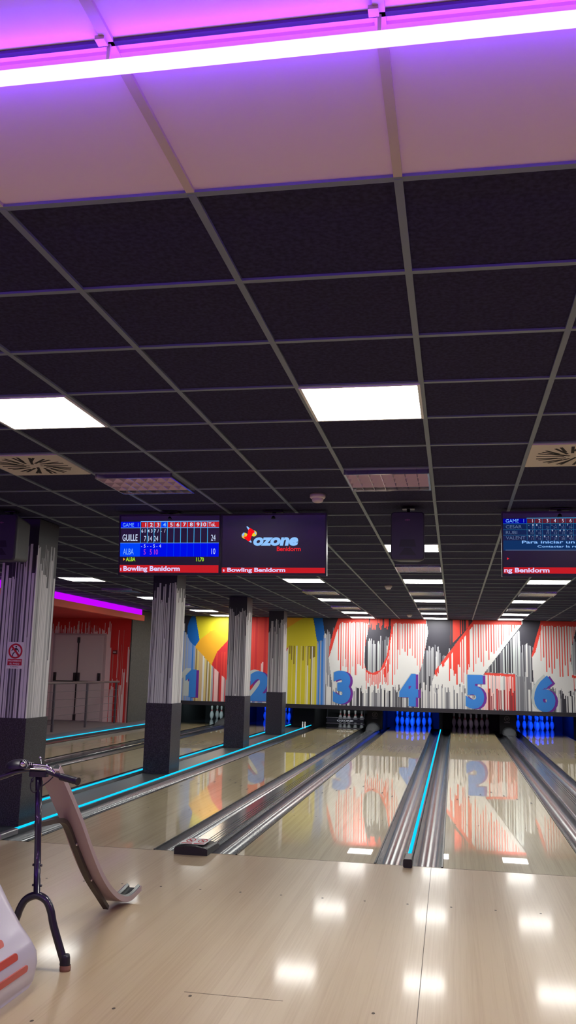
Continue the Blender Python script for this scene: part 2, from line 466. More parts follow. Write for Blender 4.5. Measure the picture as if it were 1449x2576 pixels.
def mural_paint(i, x, zc):
    u, v = art(x, zc)
    u0 = float(np.mean(u))
    r = DRIP[i % len(DRIP)]
    c = np.full(len(zc), DARK)
    # dark field that runs down into grey and white
    vd = interp(u0, [(300, 1562), (470, 1566), (480, 1560), (813, 1578), (848, 1578), (1060, 1596), (1100, 1625), (1135, 1618), (1300, 1620), (1330, 1605), (1362, 1612)]) + r[0] * 34
    c[v > vd] = pick(r[1], [(G1, .34), (G2, .3), (DARK, .2), (WHITE, .16)])
    low = v > 1690 + r[2] * 50
    c[low] = pick(r[3], [(WHITE, .42), (G2, .28), (G1, .2), (DARK, .1)])
    # beach ball
    bot = interp(u0, [(455, 1590), (472, 1594), (480, 1612), (491, 1624), (532, 1671), (573, 1708), (628, 1716), (660, 1700), (700, 1640), (727, 1624), (797, 1624), (800, 1613), (818, 1606)])
    if 452 < u0 < 818:
        sel = v > bot + r[0] * 10 - 6
        if u0 < 491: cc = pick(r[4], [(LBL, .55), (NBL, .2), (G2, .25)])
        elif u0 < 533: cc = pick(r[4], [(TAN, .5), (OLI, .12), (PYE, .2), (WHITE, .18)])
        elif u0 < 628: cc = pick(r[4], [(BRE, .36), (DRED, .18), (PNK, .26), (G2, .2)])
        elif u0 < 700: cc = pick(r[4], [(BRE, .75), (PNK, .25)])
        elif u0 < 797: cc = pick(r[4], [(YEL, .42), (PYE, .28), (OLI, .1), (WHITE, .2)])
        else: cc = pick(r[4], [(LBL, .6), (NBL, .25), (G2, .15)])
        c[sel] = cc
        if 727 < u0 < 797 and r[5] < .25:
            c[(v > bot) & (v < bot + 20 + r[6] * 30)] = OLI
        for poly, k in ((P_BLUE_L, BBL), (P_YEL_L, YEL), (P_ORA, ORA), (P_RED_B, BRE), (P_ORA_R, ORA), (P_YEL_R, YEL), (P_BLUE_R, BBL)):
            c[inside(poly, u, v)] = k
        if 532 < u0 < 628 and r[7] < .4: c[inside(P_RED_B, u, v) & (v > 1640) ] = RED
        if 628 < u0 < 700:
            c[(v < 1698) & (v > 1540)] = RED if r[7] < .6 else BRE
            c[(v < 1700) & (v > 1690) & (u < 652)] = BRE
            if u0 > 655 and r[5] < .42: c[v > 1645 + r[6] * 25] = PNK
            if u0 > 700 - 8: c[inside(P_YEL_R, u, v)] = YEL
            c[(v > 1733 + (u - 628) * .02) & (v > 1735)] = NBL
            c[(v > 1760 + r[2] * 5)] = pick(r[3], [(WHITE, .4), (LBL, .6)])
    # letters
    for poly, edge, hole, ua, ub in ((P_O1, P_O1_EDGE, P_O1_HOLE, 850, 1072), (P_O2, P_O2_EDGE, P_O2_HOLE, 1361, 1600)):
        if not (min(p[0] for p in poly) - 2 < u0 < max(p[0] for p in poly)): continue
        body = inside(poly, u, v)
        drp = v < 1722 + r[2] * 22 if ua < 1000 else v < 1728 + r[2] * 14
        c[body & drp] = WHITE
        top = v - (1551 + (u - 480) * 0.0175)
        if ua <= u0 <= ub:
            q = DRIP[(i // 5) * 7 % len(DRIP)]
            if i % 5 < 2 and q[5] < .96 or i % 5 == 3 and q[9] < .12:
                L = 1648 + q[6] * 56 + (20 if 870 < u0 < 1000 else 0) - (30 if 1000 < u0 < 1040 else 0)
                c[body & (v < L)] = RED if i % 5 == 0 or q[7] < .55 else PNK if i % 5 == 1 else RED
            c[body & (top < 6 + r[8] * 4)] = RED
        hl = inside(hole, u, v)
        c[hl] = np.where(v[hl] < 1597 + r[0] * 28, DARK, pick(r[1], [(G1, .3), (DARK, .3), (G2, .25), (OFF, .15)]))
        if ua < 1000:
            c[hl & (top < 8 + r[6] * 18) & (r[5] < .6)] = RED
            c[inside(P_O1_HEDGE, u, v)] = RED
            if 918 < u0 < 978 and i % 4 < 2 and r[7] < .8:
                arc = interp(u0, [(916, 1682), (926, 1692), (946, 1697), (969, 1680), (979, 1650), (993, 1570)])
                c[(v > arc) & (v < arc + 12 + r[8] * 34)] = RED
        else:
            arc2 = 1697 + r[5] * 3
            if u0 > 1438: c[(v > arc2) & (v < arc2 + (6 if r[6] < .5 else 40))] = RED
        c[inside(edge, u, v)] = RED
    # the Z
    if 1083 < u0 < 1318:
        tri = inside(P_Z_TRI, u, v)
        c[tri] = RED if r[5] < .45 else (BRN if r[5] < .75 else DARK)
        body = inside(P_Z, u, v) & (v < 1720 + r[2] * 24)
        c[body] = WHITE
        top = v - (1551 + (u - 480) * 0.0175)
        if 1188 < u0 < 1314:
            q = DRIP[(i // 5) * 7 % len(DRIP)]
            if i % 5 < 2 and q[5] < .96: c[body & (v < 1635 + q[6] * 58) & (v < 1560 + (1312 - u) * 1.22)] = RED if i % 5 == 0 or q[7] < .55 else PNK
            c[body & (top < 7)] = RED
        if 1093 < u0 < 1192:
            vt = 1568 + (1188 - u0) * 1.29
            long_ = r[5] < .6
            c[(v > vt - 2) & (v < (1668 + r[6] * 62 if long_ else vt + 10))] = RED
        dk = inside(P_Z_DARK, u, v)
        c[dk] = pick(r[5], [(DARK, .34), (G1, .22), (OFF, .44)])
        dw = inside(P_Z_WHITE, u, v)
        c[dw] = OFF if r[5] < .7 else G1
        if 1218 < u0 < 1295:
            ln = 1692 + (u0 - 1218) * .06
            c[(v > ln) & (v < ln + 90)] = pick(r[5], [(PNK, .32), (WHITE, .28), (RED, .28), (G2, .12)])
            if r[7] < .62: c[v > 1731 + r[6] * 20] = pick(r[8], [(DRED, .55), (PNK, .2), (BRE, .25)])
            c[(v > ln) & (v < ln + 5 + r[8] * 2)] = RED
        elif 1295 <= u0 < 1318:
            c[v > 1702] = pick(r[1], [(G1, .55), (G2, .3), (DARK, .15)])
    # lower right, dark runs under the O
    if u0 > 1405:
        sel = v > 1738 + r[6] * 20
        c[sel] = pick(r[1], [(DARK, .5), (G1, .2), (WHITE, .3)])
    if 880 < u0 < 1050 and r[9] < .2:
        c[v > 1728 + r[6] * 12] = DARK
    if 1080 < u0 < 1218:
        c[v > 1724 + r[6] * 22] = pick(r[1], [(WHITE, .4), (G2, .3), (G1, .22), (PNK, .08)])
    return c

def add_mural():
    b = MB()
    drip_surface(b, face_y(MURAL), -7.6, 5.2, 0.60, CEIL - 0.004, 0.0125, mural_paint)
    bk = [(-7.6, MURAL + 0.002, 0.6), (5.2, MURAL + 0.002, 0.6), (5.2, MURAL + 0.06, 0.6), (-7.6, MURAL + 0.06, 0.6)]
    b.box(-7.6, 5.2, MURAL + 0.004, MURAL + 0.06, 0.60, CEIL - 0.004, DARK)
    o = b.build('mural_panel', PALM, loc=(-1.2, MURAL, 0.6))
    tag(o, 'long painted masking panel above the pins, drips and lane numbers on it', 'mural')
    # lane numbers: pale left edge, blue face, purple right shade (u, v of the figure, and its width and height in metres)
    spec = {'1': (-6.72, 0.70, 0.36, 0.72), '2': (-4.93, 0.70, 0.52, 0.72), '3': (-2.80, 0.705, 0.45, 0.78), '4': (-1.12, 0.69, 0.47, 0.76), '5': (0.50, 0.69, 0.45, 0.78), '6': (2.16, 0.665, 0.50, 0.80)}
    for d, (x, z, w, hgt) in spec.items():
        n = MB()
        fr = face_y(MURAL)
        if d == '1':
            one = [(-0.10, -0.01), (0.09, -0.01), (0.09, 0.70), (-0.05, 0.70), (-0.20, 0.54), (-0.20, 0.40), (-0.10, 0.47)]
            for dx, dz, o_, k_ in ((-0.15, 0.03, 0.002, 0), (0.07, -0.015, 0.004, 1), (0.0, 0.0, 0.006, 2)):
                n.flat([(x + p + dx, z + q + dz) for p, q in one], fr, o_, k_)
            c = n.build('numeral', [PALM[OFF], PALM[PUR], PALM[NBL]], o)
            c['label'] = 'painted blue number one with purple shade'
            continue
        bold = 0.062
        hh = hgt * 0.93
        hi = {'1': 0.10, '2': 0.10, '6': 0.07, '5': 0.03}.get(d, 0.02)
        n.text(d, x - hi, z + hi * 0.35, hh, fr, 0.002, 0, bold, width=w, align='c')
        n.text(d, x + 0.062, z - 0.012, hh, fr, 0.004, 1, bold, width=w, align='c')
        n.text(d, x, z, hh, fr, 0.006, 2, bold, width=w, align='c')
        c = n.build('numeral', [PALM[OFF], PALM[PUR], PALM[NBL]], o)
        c['label'] = 'painted blue number %s with purple shade' % d
    l = MB()
    l.box(-7.6, 5.2, MURAL - 0.03, MURAL + 0.16, 0.50, 0.60)
    c = l.build('lower_ledge', M['ledge'], o)
    c['label'] = 'black ledge under the painting'
add_mural()

# ------------------------------------------------------------------ pillars
def pillar_paint(seed, hi, lo, bright):
    rg = random.Random(seed)
    rs = []
    while len(rs) < 400:                      # a pale run, then a thin darker one
        for k, n in ((1 if rg.random() < .7 else 2, rg.choice((1, 1, 2, 2, 3) if not bright else (2, 3, 3, 4))), ((3 if rg.random() < .62 else 2) if not bright else (2 if rg.random() < .75 else 3), rg.choice((1, 1, 1, 2)))):
            r = [rg.random() for _ in range(6)]
            rs += [(k, r)] * n
    def paint(i, x, zc):
        k, r = rs[i % len(rs)]
        t = hi - (hi - lo) * r[0] ** 1.3
        c = np.full(len(zc), 0)
        c[zc < t] = k
        if k == 3 and r[4] < .3: c[zc < t - 0.4 - r[2]] = 1 if r[3] < .4 else 2
        return c
    return paint
PIL = [M['black_paint'], mat('pillar_white', (222, 220, 222), 0.5), mat('pillar_grey', (176, 176, 180), 0.5), mat('pillar_drip_dark', (78, 74, 84), 0.5)]

def add_pillar(y0, y1, label, hi, lo, seed):
    x0, x1 = -4.20, -3.85
    t = thing('pillar', label, 'pillar', ((x0 + x1) / 2, (y0 + y1) / 2, 0), 'drip-painted pillars between the lanes', 'thing')
    b = MB()
    b.box(x0 - 0.012, x1 + 0.012, y0 - 0.012, y1 + 0.012, 0.0, 0.94)
    b.build('base_cladding', M['granite'], t)
    s = MB()
    zt = CEIL - 0.004
    drip_surface(s, face_y(y0), x0, x1, 0.94, zt, 0.0085, pillar_paint(seed, hi, lo, False))
    drip_surface(s, face_x(x1), y0, y1, 0.94, zt, 0.0085, pillar_paint(seed + 1, hi - 0.05, lo, True))
    s.box(x0, x1 - 0.003, y0 + 0.003, y1, 0.94, zt, 0)
    s.build('shaft', PIL, t)
    return t
add_pillar(7.78, 8.20, 'nearest black and white drip-painted pillar, carrying a prohibition sign', 2.62, 2.15, 3)
add_pillar(12.12, 12.55, 'second pillar from the camera, drip-painted, behind the left scoreboard screen', 2.62, 2.32, 9)
add_pillar(16.54, 17.00, 'third drip-painted pillar, between the painted numbers 1 and 2', 2.6, 2.25, 15)
add_pillar(20.32, 20.74, 'farthest drip-painted pillar, just right of the painted number 2', 2.6, 2.2, 21)

def add_pillar_sign():
    y = 7.768
    x0, x1, z0, z1 = -4.075, -3.912, 1.385, 1.628
    t = thing('prohibition_sign', 'white and red no-entry sign on the nearest pillar, crossed-out walking figure', 'sign', ((x0 + x1) / 2, y, z0))
    fr = face_y(y)
    cx = (x0 + x1) / 2
    MB().box(x0, x1, y, y + 0.011, z0, z1).build('plate', M['white'], t)
    p = MB()
    cz = 1.545
    p.ring(cx, cz, 0.054, 0.070, fr, 0.0015, 0, 36)
    a = math.radians(-48)
    dx, dz = math.cos(a), math.sin(a)
    nx, nz = -dz * 0.009, dx * 0.009
    p.rect(cx - 0.071, cx + 0.071, z0 + 0.030, z0 + 0.088, fr, 0.0015, 0)
    f = MB()
    f.ring(cx + 0.004, cz + 0.040, 0.0, 0.0085, fr, 0.001, 0, 12)
    f.flat([(cx - 0.008, cz + 0.028), (cx + 0.013, cz + 0.028), (cx + 0.010, cz - 0.006), (cx - 0.006, cz - 0.006)], fr, 0.001)
    f.flat([(cx - 0.006, cz - 0.002), (cx + 0.004, cz - 0.002), (cx - 0.018, cz - 0.026), (cx - 0.022, cz - 0.046), (cx - 0.031, cz - 0.046), (cx - 0.026, cz - 0.020)], fr, 0.001)
    f.flat([(cx + 0.000, cz - 0.002), (cx + 0.010, cz - 0.004), (cx + 0.022, cz - 0.022), (cx + 0.031, cz - 0.040), (cx + 0.022, cz - 0.043), (cx + 0.013, cz - 0.026)], fr, 0.001)
    f.flat([(cx - 0.008, cz + 0.026), (cx - 0.003, cz + 0.018), (cx - 0.028, cz + 0.010), (cx - 0.037, cz - 0.002), (cx - 0.041, cz + 0.004), (cx - 0.032, cz + 0.018)], fr, 0.001)
    f.flat([(cx + 0.012, cz + 0.028), (cx + 0.007, cz + 0.020), (cx + 0.024, cz + 0.004), (cx + 0.028, cz - 0.008), (cx + 0.034, cz - 0.004), (cx + 0.030, cz + 0.010)], fr, 0.001)
    f.build('walking_figure', M['black_vinyl'], t)
    p.flat([(cx - 0.058 * dx + nx, cz - 0.058 * dz + nz), (cx + 0.058 * dx + nx, cz + 0.058 * dz + nz), (cx + 0.058 * dx - nx, cz + 0.058 * dz - nz), (cx - 0.058 * dx - nx, cz - 0.058 * dz - nz)], fr, 0.002)
    p.build('red_ring_and_band', M['red_vinyl'], t)
    w = MB()
    w.text('PROHIBIDO', cx, z0 + 0.064, 0.015, fr, 0.003, 0, 0.02, width=0.128, align='c')
    w.text('EL PASO', cx, z0 + 0.038, 0.015, fr, 0.003, 0, 0.02, width=0.096, align='c')
    w.build('white_lettering', M['white'], t)
    k = MB()
    k.text('A PISTAS', cx, z0 + 0.011, 0.010, fr, 0.0015, 0, 0.01, width=0.080, align='c')
    k.build('black_lettering', M['black_vinyl'], t)
add_pillar_sign()

NUM = {1: 'one', 2: 'two', 3: 'three', 4: 'four', 5: 'five', 6: 'six'}
# ------------------------------------------------------------------ lanes and dividers
def add_lane(n, label):
    x0 = LANES[n]
    b = MB()
    b.box(x0, x0 + LW, FOUL, LEND, -0.12, 0.0, 0)
    cx = x0 + LW / 2
    for k in range(-3, 4):                                  # aiming arrows
        ax, ay = cx + k * 0.139, 11.75 - abs(k) * 0.27
        b.add([(ax - 0.014, ay, 0.0008), (ax + 0.014, ay, 0.0008), (ax, ay + 0.14, 0.0008)], [(0, 1, 2)], 1)
    for k in (-4, -3, -2, 2, 3, 4):                         # guide dots
        b.add([(cx + k * 0.11 + 0.008 * math.cos(a * PI / 4), 9.2 + 0.012 * math.sin(a * PI / 4), 0.0008) for a in range(8)], [tuple(range(8))], 1)
    o = b.build('bowling_lane', [M['lane'], M['seam']], loc=(cx, FOUL, 0))
    tag(o, label, 'bowling lane', 'bowling lanes')
    d = MB().box(x0, x0 + LW, LEND, 26.4, -0.12, 0.0)
    c = d.build('pin_deck', M['deck'], o)
    c['label'] = 'dark glossy pin deck'
    return o
for n, extra in {1: 'leftmost, partly behind the pillars', 2: 'behind the row of pillars', 3: 'right beside the row of pillars', 4: 'left of the central cyan strip', 5: 'right of the central cyan strip', 6: 'cut by the right edge'}.items():
    add_lane(n, 'pale wooden bowling lane ending under the painted number %s, %s' % (NUM[n], extra))

GW = 0.235
def gutter_mesh(x0, x1):
    g = MB()
    n = 14
    secs = []
    for y in (FOUL, 12.0, 18.0, 23.6):
        secs.append([(x0 + (x1 - x0) * k / n, y, 0.0 - 0.088 * math.sqrt(max(0, 1 - (2 * k / n - 1) ** 2)) - 0.006) for k in range(n + 1)])
    g.loft(secs, closed=False, caps=False)
    return g
def lip(b, x, w=0.012, z=0.006, mi=0):
    b.box(x - w / 2, x + w / 2, FOUL, 23.6, -0.1, z, mi)

def led_ridge(t, x, label_strip, y0=7.30, y1=23.68, w=0.044, z=0.036):
    r = MB()
    r.bbox(x - w / 2, x + w / 2, FOUL, 23.7, -0.11, z, 0.008)
    r.build('ridge', M['cap'], t)
    s = MB()
    s.bbox(x - 0.0125, x + 0.0125, y0, y1, z, z + 0.014, 0.005)
    c = s.build('light_strip', M['cyan'], t)
    c['label'] = label_strip

def sticker(t, x0, x1, y0, y1, z):
    fr = face_up(z)
    MB().rect(x0, x1, y0, y1, fr, 0.001).build('warning_sticker', M['white'], t)
    s = MB()
    w, h = x1 - x0, y1 - y0
    for fx in (0.25, 0.75):
        s.ring(x0 + fx * w, y0 + 0.62 * h, 0.027, 0.035, fr, 0.002, 0, 24, 2.2)
        s.flat([(x0 + fx * w - 0.028, y0 + 0.78 * h), (x0 + fx * w - 0.018, y0 + 0.82 * h), (x0 + fx * w + 0.028, y0 + 0.42 * h), (x0 + fx * w + 0.018, y0 + 0.38 * h)], fr, 0.002)
        s.rect(x0 + fx * w - 0.042, x0 + fx * w + 0.042, y0 + 0.08 * h, y0 + 0.18 * h, fr, 0.002)
    s.build('red_sticker_print', M['red_vinyl'], t)
    for fx in (0.25, 0.75):
        k = MB()
        k.flat([(x0 + fx * w - 0.009, y0 + 0.50 * h), (x0 + fx * w + 0.010, y0 + 0.52 * h), (x0 + fx * w + 0.012, y0 + 0.70 * h), (x0 + fx * w - 0.006, y0 + 0.70 * h)], fr, 0.0015)
        k.build('black_sticker_print', M['black_vinyl'], t)

def add_divider(xa, xb, kind, label, deco=True):
    t = thing('lane_divider', label, 'gutter', ((xa + xb) / 2, FOUL, 0), 'gutter units between the lanes')
    gutter_mesh(xa + 0.014, xa + GW).build('gutter', M['gutter'], t)
    gutter_mesh(xb - GW, xb - 0.014).build('gutter', M['gutter'], t)
    e = MB()
    lip(e, xa + 0.008); lip(e, xb - 0.008)
    e.build('edge_strip', M['edge_black'], t)
    ca, cb = xa + GW, xb - GW
    cx = (ca + cb) / 2
    if kind == 'led':
        led_ridge(t, cx, 'cyan light strip')
        c = MB().bbox(cx - 0.034, cx + 0.034, 7.07, 7.30, 0.0, 0.062, 0.012)
        c.build('end_cap', M['endcap'], t)
    else:
        r = MB()
        r.bbox(ca, cb, FOUL, 23.6, -0.11, 0.030, 0.012, 0)
        for k in range(4):
            x = ca + (cb - ca) * (0.52 + 0.13 * k)
            r.box(x - 0.004, x + 0.004, FOUL + 0.05, 23.5, 0.0295, 0.0312, 1)
        r.build('capping', [M['cap'], M['cap_groove']], t)
        c = MB()
        prof = []
        for y, top in ((7.03, 0.066), (7.05, 0.074), (7.34, 0.062), (7.40, 0.040)):
            a, bb = ca - 0.025, cb + 0.025
            pts = [(a, y, 0.0), (a, y, top * 0.7)]
            for k in range(7):
                f = k / 6
                pts.append((a + 0.015 + (bb - a - 0.03) * f, y, top * (0.82 + 0.18 * math.sin(PI * f))))
            pts += [(bb, y, top * 0.7), (bb, y, 0.0)]
            prof.append(pts)
        c.loft(prof, smooth=False)
        c.build('end_cap', M['endcap'], t)
        if deco: sticker(t, cx - 0.098, cx + 0.098, 7.055, 7.30, 0.0765)
        hm = MB()
        secs = []
        for y, w, hh in ((22.35, 0.09, 0.02), (22.5, 0.12, 0.05), (22.7, 0.15, 0.10), (22.95, 0.165, 0.155), (23.15, 0.17, 0.175), (23.35, 0.165, 0.15)):
            secs.append([(cx + w * math.cos(a), y, 0.02 + hh * math.sin(a) ** 0.8) for a in [PI * k / 10 for k in range(11)]])
        hm.loft(secs, closed=False, caps=False)
        hm.add(secs[0], [tuple(range(11))]); hm.add(secs[-1], [tuple(range(11))])
        hm.build('ball_door_cover', M['hump'], t)
    return t
add_divider(LANES[3] + LW, LANES[4], 'return', 'grey gutters and ball-return capping with warning sticker between lanes three and four')
add_divider(LANES[4] + LW, LANES[5], 'led', 'grey twin gutters with a cyan light strip between lanes four and five')
add_divider(LANES[5] + LW, LANES[6], 'return', 'grey gutters and ball-return capping between lanes five and six', deco=False)
add_divider(LANES[6] + LW, LANES[6] + LW + 0.52, 'led', 'far grey twin gutters right of lane six')
add_divider(LANES[1] + LW, LANES[2], 'return', 'grey gutters and ball-return capping between lanes one and two', deco=False)

def add_pillar_channel():
    xa, xb = LANES[2] + LW, LANES[3]
    for side in ('left', 'right'):
        t = thing('lane_divider', 'single grey gutter with cyan strip, %s of the pillars, beside lane %s' % (side, 'two' if side == 'left' else 'three'), 'gutter', (xa + 0.1 if side == 'left' else xb - 0.1, FOUL, 0), 'gutter units between the lanes')
        e = MB()
        if side == 'left':
            gutter_mesh(xa + 0.014, xa + 0.205).build('gutter', M['gutter'], t)
            lip(e, xa + 0.008)
            led_ridge(t, xa + 0.228, 'cyan light strip beside lane two', 7.4)
        else:
            gutter_mesh(xb - GW, xb - 0.014).build('gutter', M['gutter'], t)
            lip(e, xb - 0.008)
            led_ridge(t, xb - GW - 0.025, 'cyan light strip beside lane three', 7.42)
            MB().bbox(xb - GW - 0.050, xb - GW + 0.005, 7.12, 7.42, 0.0, 0.05, 0.012).build('end_cap', M['silver'], t)
        e.build('edge_strip', M['edge_black'], t)
    struct(MB().box(xa + 0.252, xb - GW - 0.05, FOUL, 23.7, -0.12, 0.0).build('floor_pillar_strip', M['walkway']))
add_pillar_channel()

def add_left_gutter():
    t = thing('lane_divider', 'single grey gutter with cyan strip along the platform left of lane one', 'gutter', (-7.42, FOUL, 0), 'gutter units between the lanes')
    gutter_mesh(LANES[1] - GW, LANES[1] - 0.014).build('gutter', M['gutter'], t)
    e = MB(); lip(e, LANES[1] - 0.008)
    e.build('edge_strip', M['edge_black'], t)
    led_ridge(t, LANES[1] - GW - 0.025, 'cyan light strip beside the platform')
add_left_gutter()
for i, x in enumerate((-3.722, -3.664)):
    b = MB().tube([(x, 22.5, 0.03), (x, 22.5, 0.15)], [0.016, 0.013], 10)
    b.lathe([(0.013, 0.15), (0.017, 0.165), (0.012, 0.185), (0.0, 0.19)], (x, 22.5, 0), 10)
    o = b.build('marker_post', M['white'], loc=(x, 22.5, 0.03))
    tag(o, ('left' if i == 0 else 'right') + ' one of two tiny white posts at the far end of the long cyan strip', 'post', 'tiny white posts')

# ------------------------------------------------------------------ pins, pit, kickbacks
PROF = [(0.0, 0.0), (0.0258, 0.0), (0.0290, 0.006), (0.0359, 0.019), (0.0497, 0.057), (0.0573, 0.086), (0.0605, 0.114), (0.0585, 0.143), (0.0520, 0.170), (0.0420, 0.197), (0.0320, 0.220),
        (0.0255, 0.238), (0.0228, 0.255), (0.0236, 0.276), (0.0267, 0.300), (0.0308, 0.327), (0.0323, 0.343), (0.0302, 0.358), (0.0240, 0.371), (0.0130, 0.379), (0.0, 0.381)]
def radius_at(z):
    return float(np.interp(z, [p[1] for p in PROF[1:]], [p[0] for p in PROF[1:]]))
PIN0 = None
def add_pin(x, y, label, group):
    global PIN0
    if PIN0 is None:
        t = thing('bowling_pin', label, 'bowling pin', (x, y, 0.0), group)
        MB().lathe([(r, z) for r, z in PROF], (x, y, 0.0), 18).build('pin_body', M['pin'], t)
        for za, zb in ((0.224, 0.240), (0.252, 0.268)):
            s = MB().lathe([(radius_at(za) + .0002, za), (radius_at((za + zb) / 2) + .0012, (za + zb) / 2), (radius_at(zb) + .0002, zb)], (x, y, 0.0), 18)
            s.build('neck_stripe', M['pin_red'], t)
        PIN0 = t
        return t
    return dup(PIN0, (x, y, 0.0), label, group)

POS = {1: (0, 0), 2: (-1, 1), 3: (1, 1), 4: (-2, 2), 5: (0, 2), 6: (2, 2), 7: (-3, 3), 8: (-1, 3), 9: (1, 3), 10: (3, 3)}
WHICH = {1: 'front pin of the triangle', 2: 'second row, left', 3: 'second row, right', 4: 'third row, left', 5: 'third row, hidden behind the front pin', 6: 'third row, right',
         7: 'back row, far left', 8: 'back row, second from left', 9: 'back row, second from right', 10: 'back row, far right'}
LOOK = {4: 'blue-glowing pin under painted number four', 5: 'dim unlit pin under painted number five', 6: 'blue-glowing pin under painted number six', 2: 'blue-glowing pin under painted number two', 3: 'white pin behind the lowered bar under number three', 1: 'pale white pin under painted number one'}
def rack(n, which, group):
    cx = LANES[n] + LW / 2
    for k in which:
        i, j = POS[k]
        add_pin(cx + i * 0.1524, HEAD + j * 0.264, '%s, %s' % (LOOK[n], WHICH[k]), group)
rack(4, range(1, 11), 'blue-lit pins on lane 4')
rack(5, range(1, 11), 'dim pins on lane 5')
rack(6, range(1, 11), 'blue-lit pins on lane 6')
rack(3, (1, 2, 3, 4, 6), 'pins behind the sweep bar on lane 3')
rack(2, range(1, 11), 'blue-lit pins on lane 2')
add_pin(-6.90, 25.60, 'pale white pin under painted number one, left and nearest of three', 'three pins left standing on lane 1')
add_pin(-6.82, 25.90, 'pale white pin under painted number one, half hidden behind its left neighbour', 'three pins left standing on lane 1')
add_pin(-6.64, 25.70, 'pale white pin under painted number one, rightmost of three', 'three pins left standing on lane 1')

def add_pit():
    edges = [(-7.515, -7.285), (LANES[1] + LW + 0.02, LANES[2] - 0.02), (LANES[2] + LW + 0.02, LANES[3] - 0.02), (LANES[3] + LW + 0.02, LANES[4] - 0.02), (LANES[4] + LW + 0.02, LANES[5] - 0.02),
             (LANES[5] + LW + 0.02, LANES[6] - 0.02), (LANES[6] + LW + 0.02, LANES[6] + LW + 0.5)]
    names = ['left of lane one', 'between lanes one and two', 'between lanes two and three', 'between lanes three and four', 'between lanes four and five', 'between lanes five and six', 'right of lane six']
    for (xa, xb), nm in zip(edges, names):
        w = min(0.22, (xb - xa) / 2)
        t = thing('kickback', 'black kickback partition beside the pins, ' + nm, 'partition', ((xa + xb) / 2, 23.9, 0), 'black partitions between the pin decks')
        b = MB()
        m = 0.20 if xb - xa > 0.45 else 0.03
        b.box(xa + m, xb - m, 23.95, 26.4, -0.12, 1.10)
        b.build('panel', M['pit'], t)
        if nm in ('between lanes three and four', 'between lanes five and six'):
            cx = (xa + xb) / 2
            fb = MB().box(cx - 0.20, cx + 0.20, 23.62, 23.95, 0.0, 0.60)
            fb.build('front_cover', M['pit'], t)
            e = MB()
            fr = face_y(23.62)
            lx = cx - (0.0 if nm.startswith('between lanes three') else 0.02)
            e.ring(lx, 0.37, 0.058, 0.066, fr, 0.003, 0, 26)
            for dx in (-0.036, -0.012, 0.012):
                e.flat([(lx + dx, 0.34), (lx + dx + 0.009, 0.34), (lx + dx + 0.026, 0.40), (lx + dx + 0.017, 0.40)], fr, 0.003)
            e.rect(lx - 0.07, lx + 0.07, 0.272, 0.283, fr, 0.003)
            e.build('round_print', M['kick_logo'], t)
    c = MB().box(-7.6, 5.2, 26.4, 26.5, -0.1, 1.6)
    o = c.build('pit_curtain', M['pit'], loc=(-1.2, 26.4, 0))
    tag(o, 'black curtain behind all the pins', 'curtain')
    b = MB().box(-7.6, 5.2, MURAL + 0.16, 26.4, 1.1, 1.2)
    o = b.build('pinsetter_underside', M['pit'], loc=(-1.2, 24.5, 1.1))
    tag(o, 'black underside of the pinsetters above the pins, behind the painted panel', 'pinsetter')
add_pit()

def add_sweep():
    cx = LANES[3] + LW / 2
    y = 24.55
    t = thing('sweep_bar', 'lowered black sweep bar in front of the pins under painted number three', 'sweep bar', (cx, y, 0.03))
    fr = face_y(y - 0.012)
    for z0, z1 in ((0.045, 0.075), (0.20, 0.222)):
        MB().bbox(cx - 0.52, cx + 0.52, y - 0.02, y + 0.02, z0, z1, 0.006, 0, 'x').build('rail', M['steel_dark'], t)
    MB().box(cx - 0.50, cx + 0.50, y - 0.01, y + 0.01, 0.095, 0.185).build('board', M['sweep'], t)
    w = MB()
    w.text('OZONE', cx, 0.118, 0.042, fr, 0.004, 0, 0.03, width=0.44, align='c')
    w.build('lettering', M['white'], t)
    for s in (-1, 1):
        a = MB().tube([(cx + s * 0.505, y, 0.06), (cx + s * 0.505, y + 0.25, 0.55)], 0.016, 8)
        a.build('arm', M['sweep'], t)
    k = MB()
    for dx in (-0.28, -0.06, 0.16, 0.3):
        k.box(cx + dx - 0.03, cx + dx + 0.03, y + 0.9, y + 0.96, 0.43, 0.50)
    k.box(cx - 0.36, cx + 0.40, y + 0.91, y + 0.95, 0.47, 0.49)
    k.build('pin_gripper', M['steel_dark'], t)
add_sweep()

def lamp(name, kind, loc, rgb, power, size=0.2, size_y=None, aim=None, spread=PI):
    L = bpy.data.lights.new(name, kind)
    L.color = rgb; L.energy = power
    if kind == 'AREA':
        L.shape = 'RECTANGLE'; L.size = size; L.size_y = size_y or size; L.spread = spread
    o = bpy.data.objects.new(name, L)
    COL.objects.link(o)
    o.location = loc
    if aim is not None:
        o.rotation_euler = (Vector(aim) - Vector(loc)).to_track_quat('-Z', 'Y').to_euler()
    return o
for n, rgb, p in ((1, (0.7, 0.95, 1.0), 8.0), (2, (0.0, 0.05, 1.0), 50.0), (3, (0.85, 0.95, 1.0), 7.0), (4, (0.0, 0.065, 1.0), 60.0), (5, (0.8, 0.6, 0.8), 1.1), (6, (0.0, 0.05, 1.0), 60.0)):
    cx = LANES[n] + LW / 2  # lane five's weak lamp is added in place of ambient light
    lamp('pin_lamp', 'AREA', (cx, 24.1, 0.85), rgb, p, 0.8, 0.08, (cx, 25.6, 0.18))

